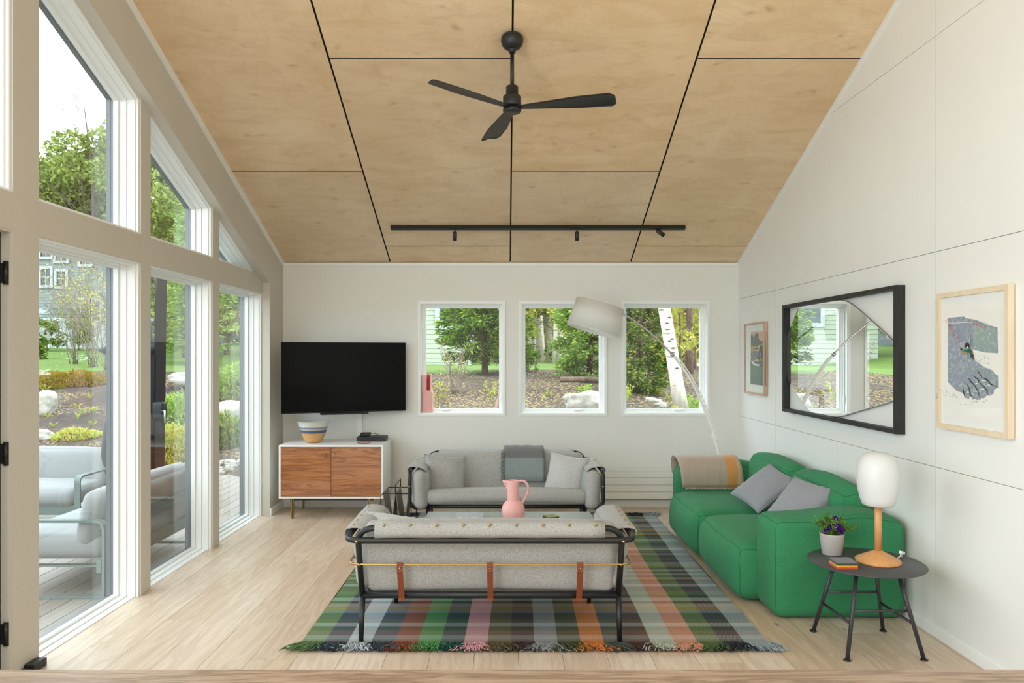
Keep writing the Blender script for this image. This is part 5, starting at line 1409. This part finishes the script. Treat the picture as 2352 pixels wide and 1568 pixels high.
def conifer(label, x, y, h, r, m, n=9000, base=None, ln=.16, wd=.045, bare=.05, droop=.15, bark_='brownbark', group='evergreens outside the back windows', seed=0, lean=0):
    z0 = H(x, y)-.03 if base is None else base
    root = thing('evergreen_tree', (x, y, z0), label, 'tree', group)
    rs = np.random.default_rng(seed+5); tr = MB().tube([(x, y, z0), (x+lean*.5, y, z0+h*.5), (x+lean, y, z0+h*.97)], [.03+h*.010, .02+h*.006, .01], 8)
    tr.build('trunk', M[bark_], root)
    nbr = int(110+h*45); V_ = []; N_ = []
    bt = MB()
    for i in range(nbr):
        t = rs.uniform(bare, .97)**.9; a = rs.uniform(0, 2*PI); L = r*((1-t)**.75+.04)*min(1, .55+t*3.2)*rs.uniform(.7, 1.12)
        p = Vector((x+lean*t, y, z0+h*t)); d = Vector((math.cos(a), math.sin(a), rs.uniform(-.18, .22)))
        q = p+d*L
        bt.tube([p, p.lerp(q, .55)+Vector((0, 0, .03)), q+Vector((0, 0, -.04*L))], [.012, .008, .004], 3, caps=False)
        k = max(6, int(n/nbr)); tt = rs.uniform(.25, 1.02, k)**.7
        side = Vector((-math.sin(a), math.cos(a), 0)); w_ = .22*L+.08
        off = rs.uniform(-1, 1, k)*w_*(1.1-tt)
        pts = np.array(p)+np.outer(tt, np.array(d*L))+np.outer(off, np.array(side)); pts[:, 2] += rs.normal(0, .035+.02*L, k)
        nr = np.array(d)*1.0+np.outer(np.sign(off)*rs.uniform(.2, 1.1, k), np.array(side))+rs.normal(0, .35, (k, 3))
        V_.append(pts); N_.append(nr)
    tag(bt.build('branches', M[bark_], root), kind='stuff')
    buf = []; leaves(0, np.concatenate(V_), np.concatenate(N_), ln, wd, buf, None, droop)
    tag(leaf_object('foliage', buf, M[m], root), kind='stuff'); return root
def leafy(name, label, cat, group, x, y, h, r, m, n=9000, ln=.12, wd=.08, trunk=.08, crown=(.35, 1.0), clumps=26, base=None, bark_='brownbark', seed=0, lean=(0, 0), sx=1.0):
    z0 = H(x, y)-.03 if base is None else base
    root = thing(name, (x, y, z0), label, cat, group); rs = np.random.default_rng(seed+77)
    tb = MB(); tips = branch_tubes(tb, (x, y, z0), h*.9, trunk, 26, r*.95, seed, .5, 3, lean, start=crown[0]*.7)
    tb.build('trunk', M[bark_], root)
    V_ = []; N_ = []; zc0 = z0+h*crown[0]; hc = h*(crown[1]-crown[0])
    for i in range(clumps):
        u = rand_unit(1)[0]*rs.uniform(.35, .95); c = np.array([x+lean[0]*.8+u[0]*r*sx, y+u[1]*r, zc0+hc*(.5+.5*u[2])]); cr_ = r*rs.uniform(.22, .42)
        k = n//clumps; d = rand_unit(k); rad = rs.uniform(.3, 1, (k, 1))**.5
        V_.append(c+d*rad*cr_*np.array([1, 1, .75])); N_.append(d+rs.normal(0, .6, (k, 3)))
    buf = []; leaves(0, np.concatenate(V_), np.concatenate(N_), ln, wd, buf, None, .1)
    tag(leaf_object('foliage', buf, M[m], root), kind='stuff'); return root
def twiggy(name, label, group, x, y, h, spread, stems, seed, m='twig', leaf=None, r0=.014, nl=500, base=None, lean=(0, 0), ln=.03, nb=8):
    z0 = H(x, y)-.03 if base is None else base; rs = random.Random(seed)
    root = thing(name, (x, y, z0), label, 'shrub', group); tb = MB(); tips = []
    for i in range(stems):
        a = rs.uniform(0, 2*PI); s_ = spread*rs.uniform(.3, 1)
        tips += branch_tubes(tb, (x+rs.gauss(0, .05), y+rs.gauss(0, .05), z0), h*rs.uniform(.7, 1), r0*rs.uniform(.7, 1), nb, h*.28, seed*13+i, .9, 2, (math.cos(a)*s_+lean[0], math.sin(a)*s_+lean[1]), start=.2)
    tag(tb.build('twigs', M[m], root), kind='stuff')
    if leaf:
        k = min(nl, len(tips)*8); pts = np.array([tuple(tips[rs.randrange(len(tips))].lerp(Vector((x, y, z0+h*.4)), rs.random()*.5)) for _ in range(k)])+RNG.normal(0, .03, (k, 3))
        buf = []; leaves(0, pts, rand_unit(k), ln, ln*.6, buf, None); tag(leaf_object('buds', buf, M[leaf], root), kind='stuff')
    return root
def sprout(label, group, x, y, h, n, seed, m='leaf_yellow', w_=.05):
    z0 = H(x, y); root = thing('seedling', (x, y, z0), label, 'plant', group); rs = random.Random(seed); tb = MB(); L = []
    for i in range(n):
        a = rs.uniform(0, 6.28); t = Vector((math.cos(a)*w_*2, math.sin(a)*w_*2, h*rs.uniform(.6, 1))); b0 = Vector((x, y, z0)); tb.tube([b0, b0+t*.5+Vector((0, 0, h*.1)), b0+t], .004, 4, caps=False)
        for q in range(9): L.append(b0+t*rs.uniform(.4, 1.05))
    tb.build('stems', M['leaf_bright'], root); buf = []; leaves(0, np.array([tuple(p) for p in L]), rand_unit(len(L))+np.array([0, 0, .6]), w_, w_*.4, buf, None)
    tag(leaf_object('foliage', buf, M[m], root), kind='stuff'); return root
def rock(label, x, y, sx, sy, sz, seed, m='rock', group=None, sink=.25, rot=0, tilt=0):
    bm = bmesh.new(); bmesh.ops.create_icosphere(bm, subdivisions=4, radius=1)
    for v in bm.verts:
        n_ = mnoise.noise(v.co*1.3+Vector((seed, 0, 0)))*.35+mnoise.noise(v.co*3.1+Vector((seed, 5, 0)))*.10
        c = v.co*(1+n_); m_ = max(abs(c.x), abs(c.y), abs(c.z)); c = c*(.75+.25/max(m_, .6)); v.co = c
    X = Matrix.Translation((x, y, H(x, y)+sz*(1-sink*2))) @ Matrix.Rotation(rot, 4, 'Z') @ Matrix.Rotation(tilt, 4, 'Y') @ Matrix.Diagonal((sx, sy, sz, 1))
    mb = MB().bm(bm, 0, True, X); return tag(mb.build('boulder', M[m]), label, 'rock', group)
def trunk(label, x, y, h, r, m, group, lean=(0, 0), seed=0, base=None, name='birch_tree', marks=False, flare=1.25):
    z0 = (H(x, y) if base is None else base)-.05; root = thing(name, (x, y, z0), label, 'tree', group); rs = random.Random(seed)
    pts = [Vector((x+lean[0]*t+.03*math.sin(seed+5*t), y+lean[1]*t, z0+h*t)) for t in np.linspace(0, 1, 12)]
    MB().tube(pts, [r*flare]+[r*(1-.45*t) for t in np.linspace(.09, 1, 11)], 12).build('trunk', M[m], root)
    br_ = MB()
    for i in range(7):
        t = rs.uniform(.25, .95); p = Vector((x+lean[0]*t, y, z0+h*t)); a = rs.uniform(0, 6.28); L = rs.uniform(.5, 1.3); q = p+Vector((math.cos(a)*L, math.sin(a)*L, .5*L)); br_.tube([p, p.lerp(q, .5)+Vector((0, 0, .05)), q], [r*.22, r*.14, .006], 4, caps=False)
    tag(br_.build('branches', M[m if not marks else 'brownbark'], root), kind='stuff')
    if marks:
        for k, (t, s_) in enumerate(marks):
            c = Vector((x+lean[0]*t+s_*r*.5, y-r*.80*(1-.45*t)-.012, z0+h*t))
            MB().lathe([(0, .010), (.022, .008), (.030, 0)], (0, 0, 0), 12, X=Matrix.Translation(c) @ Matrix.Rotation(PI/2, 4, 'X') @ Matrix.Diagonal((1, .45, 1, 1))).build('bark_eye', M['darktwig'], root)
    return root
EG = 'evergreens outside the back windows'
conifer('dark spruce with bare lower branches outside the leftmost back window', -.43, 14.6, 3.5, 1.12, 'leaf_spruce', 34000, ln=.11, wd=.035, bare=.07, seed=1)
conifer('light green fir outside the middle back window, behind the lamp shade', 1.60, 14.0, 3.4, .80, 'leaf_light', 30000, ln=.10, wd=.03, bare=.01, seed=2)
conifer('dense cedar outside the rightmost back window, left of the white birch', 2.22, 12.2, 3.2, .66, 'leaf_cedar', 30000, ln=.085, wd=.032, bare=.0, seed=3)
trunk('leaning white birch with dark bark scars outside the rightmost back window', 2.47, 10.4, 5.5, .10, 'birchbark', None, (-.75, .2), 2, marks=[(.12, .6), (.16, -.1), (.19, -.5), (.195, .3), (.235, -.6), (.25, .4), (.30, -.3), (.31, .5), (.36, -.8)], flare=1.15)
trunk('slim pinkish trunk at the left edge of the leftmost back window', -1.31, 11.2, 5.5, .05, 'pinkbark', None, (.12, 0), 3, name='tree_trunk')
trunk('thick brown trunk behind the cedar outside the rightmost back window', 4.45, 21.5, 9, .20, 'brownbark', None, (-.3, 0), 4, name='tree_trunk')
trunk('furrowed brown trunk right of the white birch', 4.08, 16.2, 8, .085, 'brownbark', None, (-.1, 0), 5, name='tree_trunk')
rb_ = random.Random(12)
for i in range(26):
    px = 1200+i*8.3+rb_.uniform(-3, 3); yy = rb_.uniform(27, 44); trunk('pale birch trunk in the wood seen through the middle back window', (px-CX)*yy/F, yy, 13, rb_.uniform(.09, .17), 'birchbark', 'pale birch trunks in the far wood', (rb_.uniform(-.9, .7), 0), i+20, base=1.15)
for i in range(12):
    yy = rb_.uniform(24, 36); px = 1425+i*17+rb_.uniform(-5, 5); trunk('slim grey trunk in the wood seen through the rightmost back window', (px-CX)*yy/F, yy, 12, rb_.uniform(.06, .14), 'pinkbark', 'slim trunks in the right-hand wood', (rb_.uniform(-.5, .5), 0), i+60, base=.6, name='tree_trunk')
for i in range(9):
    yy = rb_.uniform(26, 38); x = -1+i*1.7+rb_.uniform(-.4, .4)
    leafy('understorey_tree', 'young yellow-green tree in the wood behind the back lawn', 'tree', 'young trees in the far wood', x, yy, 7.5, 1.9, 'leaf_yellow' if i % 2 else 'leaf_maple', 3600, .22, .14, .05, (.05, 1.0), 26, base=1.1, seed=i)
for i, (x, y) in enumerate(((3.6, 15.2), (2.9, 19.0), (4.6, 18.5), (1.9, 20))):
    leafy('understorey_tree', 'bright yellow-green sapling behind the white birch', 'tree', 'saplings behind the white birch', x, y, 4.2, 1.0, 'leaf_yellow', 3600, .11, .07, .03, (.08, 1.0), 22, seed=i+30)
twiggy('bare_shrub', 'leafless pale twiggy shrub in front of the spruce', None, -.78, 11.6, .85, .28, 9, 3, 'twig', 'leaf_yellow', .009, 160)
twiggy('bare_shrub', 'small budding twiggy shrub at the lower left of the leftmost back window', None, -.88, 9.6, .55, .12, 6, 4, 'twig', 'leaf_yellow', .007, 260)
twiggy('bare_shrub', 'tiny bare shrub at the left edge of the middle back window', None, .33, 12.0, .55, .12, 4, 5, 'twig', None, .008)
leafy('low_shrub', 'small dark green mound at the left of the middle back window', 'shrub', None, .32, 15.0, .5, .35, 'leaf_spruce', 900, .06, .04, .02, (.1, 1), 8, seed=50)
sprout('yellow-green sprout below the spruce in the leftmost back window', None, -.23, 11.0, .30, 4, 1)
sprout('small yellow sprout at the bottom middle of the leftmost back window', None, -.62, 8.9, .16, 5, 2)
sprout('bright green fern behind the pale rock in the middle back window', None, 1.10, 10.2, .32, 12, 3, 'leaf_bright', .045)
sprout('pale sprout at the left edge of the rightmost back window', None, 1.86, 11.2, .28, 6, 4)
sprout('bright green shoots right of the birch foot', None, 2.62, 10.2, .26, 12, 5, 'leaf_bright')
sprout('grassy tuft before the birch foot', None, 2.22, 9.6, .16, 10, 6, 'leaf_yellow')
rock('flat pale boulder at the foot of the middle back window', 1.04, 9.5, .30, .22, .15, 3, sink=.02)
rock('pinkish upright stone at the right edge of the leftmost back window', -.03, 8.55, .10, .12, .42, 9, 'pinkrock', sink=.2, tilt=.12)
for i, (px, py, yy, s_) in enumerate(((1492, 880, 11.4, .05), (1505, 885, 11.2, .075), (1518, 893, 10.9, .065))):
    p = P(px, py, yy); rock(('smallest', 'longest', 'roundest')[i]+' of the three white stones edging the bed by the birch', p.x, yy, s_*1.4, s_, s_*.7, i+20, group='white edging stones', sink=.3)
lgm = MB().tube([(.95, 12.9, H(.95, 12.9)+.05), (1.5, 12.95, H(1.5, 12.95)+.06), (2.1, 13.0, H(2.1, 13)+.06)], [.05, .055, .04], 9)
tag(lgm.build('fallen_log', M['brownbark']), 'weathered log lying under the light green fir', 'log')

# ---- left garden
TG = 'tall trees behind the grey house'
def at(px, y): return (px-CX)*y/F
leafy('maple_tree', 'tall spring-green maple behind the grey house, in the large upper window', 'tree', TG, at(150, 42), 42, 11.3, 3.7, 'leaf_maple', 15000, .26, .18, .18, (.45, 1.0), 44, base=2, seed=2)
leafy('maple_tree', 'broad green maple behind the right end of the grey house', 'tree', TG, at(225, 40), 40, 12.3, 2.9, 'leaf_maple', 12000, .26, .18, .16, (.40, 1.0), 36, base=2, seed=8)
r_ = thing('bare_tree', (at(207, 38), 38, 2), 'tall leafless tree rising above the maples against the white sky', 'tree', None); tb = MB()
branch_tubes(tb, (at(212, 38), 38, 2), 12.4, .16, 46, 2.3, 5, 1.6, 5, (-.25, 0), .02, .35); tb.build('trunk', M['darktwig'], r_)
MIDG = 'green trees seen through the middle left windows'
leafy('leafy_tree', 'large bright green tree filling the narrow upper window', 'tree', MIDG, at(380, 27), 27, 9.6, 2.6, 'leaf_maple', 18000, .17, .12, .14, (.08, 1.0), 50, seed=11)
leafy('leafy_tree', 'rounded green tree behind the deck umbrella', 'tree', MIDG, at(425, 22), 22, 6.0, 1.9, 'leaf_maple', 14000, .13, .09, .10, (.05, 1.0), 40, seed=12)
leafy('leafy_tree', 'pale yellow-green tree seen through the narrowest left window', 'tree', MIDG, at(520, 24), 24, 6.5, 2.0, 'leaf_yellow', 12000, .14, .09, .10, (.05, 1.0), 40, seed=13)
leafy('leafy_tree', 'dark leafy tree between the umbrella and the narrowest left window', 'tree', MIDG, at(486, 32), 32, 9.5, 2.0, 'leaf_cedar', 12000, .2, .13, .12, (.05, 1.0), 40, seed=14)
conifer('grey-green conifer at the right of the narrow lower window', at(455, 19), 19, 5.2, 1.2, 'leaf_light', 9000, ln=.14, wd=.04, group=MIDG, seed=15)
leafy('round_shrub', 'round bright green shrub on the lawn before the grey house', 'shrub', None, at(108, 27), 27, 1.15, .62, 'leaf_maple', 3500, .08, .05, .03, (.05, 1), 16, seed=16)
leafy('round_shrub', 'small green shrub behind the bare branches before the grey house', 'shrub', None, at(180, 28), 28, 1.3, .55, 'leaf_light', 2500, .08, .05, .03, (.05, 1), 14, seed=17)
conifer('little dark evergreen at the left edge of the large lower window', at(76, 21), 21, 1.3, .38, 'leaf_spruce', 3000, group=None, ln=.12, wd=.035, seed=18)
for i, (px, y, h_, sp, lb) in enumerate(((212, 17.2, 3.4, 1.3, 'wide bare shrub with fine yellow buds before the grey house'), (250, 15.8, 3.0, 1.2, 'bare budding shrub right beside the umbrella'), (175, 18.5, 2.7, 1.1, 'smaller budding shrub left of the wide bare one'))):
    twiggy('budding_shrub', lb, 'budding shrubs before the grey house', at(px, y), y, h_, sp, 15, 40+i, 'twig', 'leaf_yellow', .011, 700, lean=(-.35, 0), ln=.045, nb=12)
def mound(nm, lb, cat, grp, x, y, rx_, ry_, h_, m, n, ln, wd, seed):
    z0 = H(x, y); root = thing(nm, (x, y, z0), lb, cat, grp); rs = np.random.default_rng(seed)
    a = rs.uniform(0, 2*PI, n); r_ = rs.uniform(0, 1, n)**.5; X_ = x+rx_*r_*np.cos(a); Y_ = y+ry_*r_*np.sin(a)
    zg = np.array([H(px, py) for px, py in zip(X_, Y_)]); Z_ = zg+h_*(1-r_**2)*rs.uniform(.3, 1.05, n)*(1+.3*np.sin(X_*9+seed)*np.cos(Y_*7))
    nr = np.stack([np.cos(a), np.sin(a), np.full(n, .9)], 1)+rs.normal(0, .5, (n, 3)); buf = []; leaves(0, np.stack([X_, Y_, Z_], 1), nr, ln, wd, buf, None)
    tag(leaf_object('foliage', buf, M[m], root), kind='stuff'); tb = MB(); rr_ = random.Random(seed)
    for k in range(14): aa = rr_.uniform(0, 6.28); q = rr_.uniform(.3, .8); tb.tube([(x, y, z0), (x+rx_*q*math.cos(aa), y+ry_*q*math.sin(aa), H(x+rx_*q*math.cos(aa), y+ry_*q*math.sin(aa))+h_*.6)], [.01, .004], 4, caps=False)
    tag(tb.build('stems', M['darktwig'], root), kind='stuff'); return root
JG = 'low junipers on the mulch bank'
mound('groundcover', 'rusty yellow groundcover at the top of the mulch bank', 'plant', None, at(140, 14.6), 14.6, 1.1, .5, .16, 'leaf_rust', 4200, .07, .03, 1)
mound('groundcover', 'small yellow-green patch low on the mulch bank', 'plant', None, at(178, 11.75), 11.75, .38, .18, .12, 'leaf_yellow', 900, .06, .025, 2)
mound('juniper', 'golden green juniper just behind the deck umbrella', 'shrub', JG, at(400, 11.0), 11.0, .45, .4, .42, 'leaf_yellow', 3200, .08, .03, 3)
mound('juniper', 'grey-green juniper spreading on the bank right of the umbrella', 'shrub', JG, at(430, 12.3), 12.3, .7, .5, .5, 'leaf_light', 4200, .08, .03, 4)
mound('juniper', 'low green juniper below the large rock in the narrowest window', 'shrub', JG, at(535, 11.6), 11.6, .6, .4, .36, 'leaf_cedar', 3200, .08, .03, 5)
mound('juniper', 'pale juniper above the rock in the narrowest window', 'shrub', JG, at(540, 14.0), 14.0, .8, .5, .5, 'leaf_light', 3800, .08, .03, 6)
BG = 'pale boulders on the mulch bank'
rock('pale rounded boulder at the left edge of the large lower window', at(97, 12.9), 12.9, .25, .22, .22, 31, group=BG, sink=.15)
rock('small half-buried boulder below the rounded one on the bank', at(96, 11.75), 11.75, .17, .14, .10, 32, group=BG)
rock('wide flat boulder behind the second white post', at(462, 14.3), 14.3, .52, .35, .17, 33, group=BG, sink=.1)
rock('large angular boulder in the narrowest window', at(532, 12.2), 12.2, .42, .30, .22, 34, group=BG, sink=.1)
rp_ = random.Random(8)
for i in range(22):
    px = rp_.uniform(495, 562); yy = rp_.uniform(10.3, 10.75); x = at(px, yy)
    s_ = rp_.uniform(.025, .06); o = rock('small white pebble along the far edge of the deck', x, yy, s_*1.3, s_, s_*.8, 50+i, group='white pebbles at the deck edge', sink=.1); o.name = 'pebble'
rs_ = random.Random(77)
for i in range(20):
    px = rs_.uniform(95, 245) if i < 14 else rs_.uniform(1210, 1600); yy = rs_.uniform(11.3, 14.2) if i < 14 else rs_.uniform(8.6, 11.5)
    sprout('tiny yellow-green seedling coming up through the dark mulch', 'seedlings in the mulch', at(px, yy), yy, rs_.uniform(.07, .16), 5, 100+i, 'leaf_yellow', .03)

# the far wood: uncountable foliage behind the lawn
wd_ = thing('distant_woodland', (0, 48, 1.2), 'pale green mass of distant woodland foliage behind the trees', 'woodland')
rs = np.random.default_rng(3); n_ = 26000
X_ = rs.uniform(-8, 20, n_); Y_ = rs.uniform(44, 52, n_); Z_ = 1.0+rs.uniform(0, 1, n_)**1.1*11
buf = []; leaves(0, np.stack([X_, Y_, Z_], 1), rand_unit(n_), .62, .40, buf, None)
tag(leaf_object('foliage', buf, M['leaf_yellow'], wd_), kind='stuff')
n_ = 20000; X_ = rs.uniform(-34, -9, n_); Y_ = rs.uniform(44, 52, n_)-0*X_; Z_ = 1.5+rs.uniform(0, 1, n_)**1.3*8
buf = []; leaves(0, np.stack([X_, Y_, Z_], 1), rand_unit(n_), .6, .4, buf, None)
tag(leaf_object('foliage', buf, M['leaf_maple'], wd_), kind='stuff')
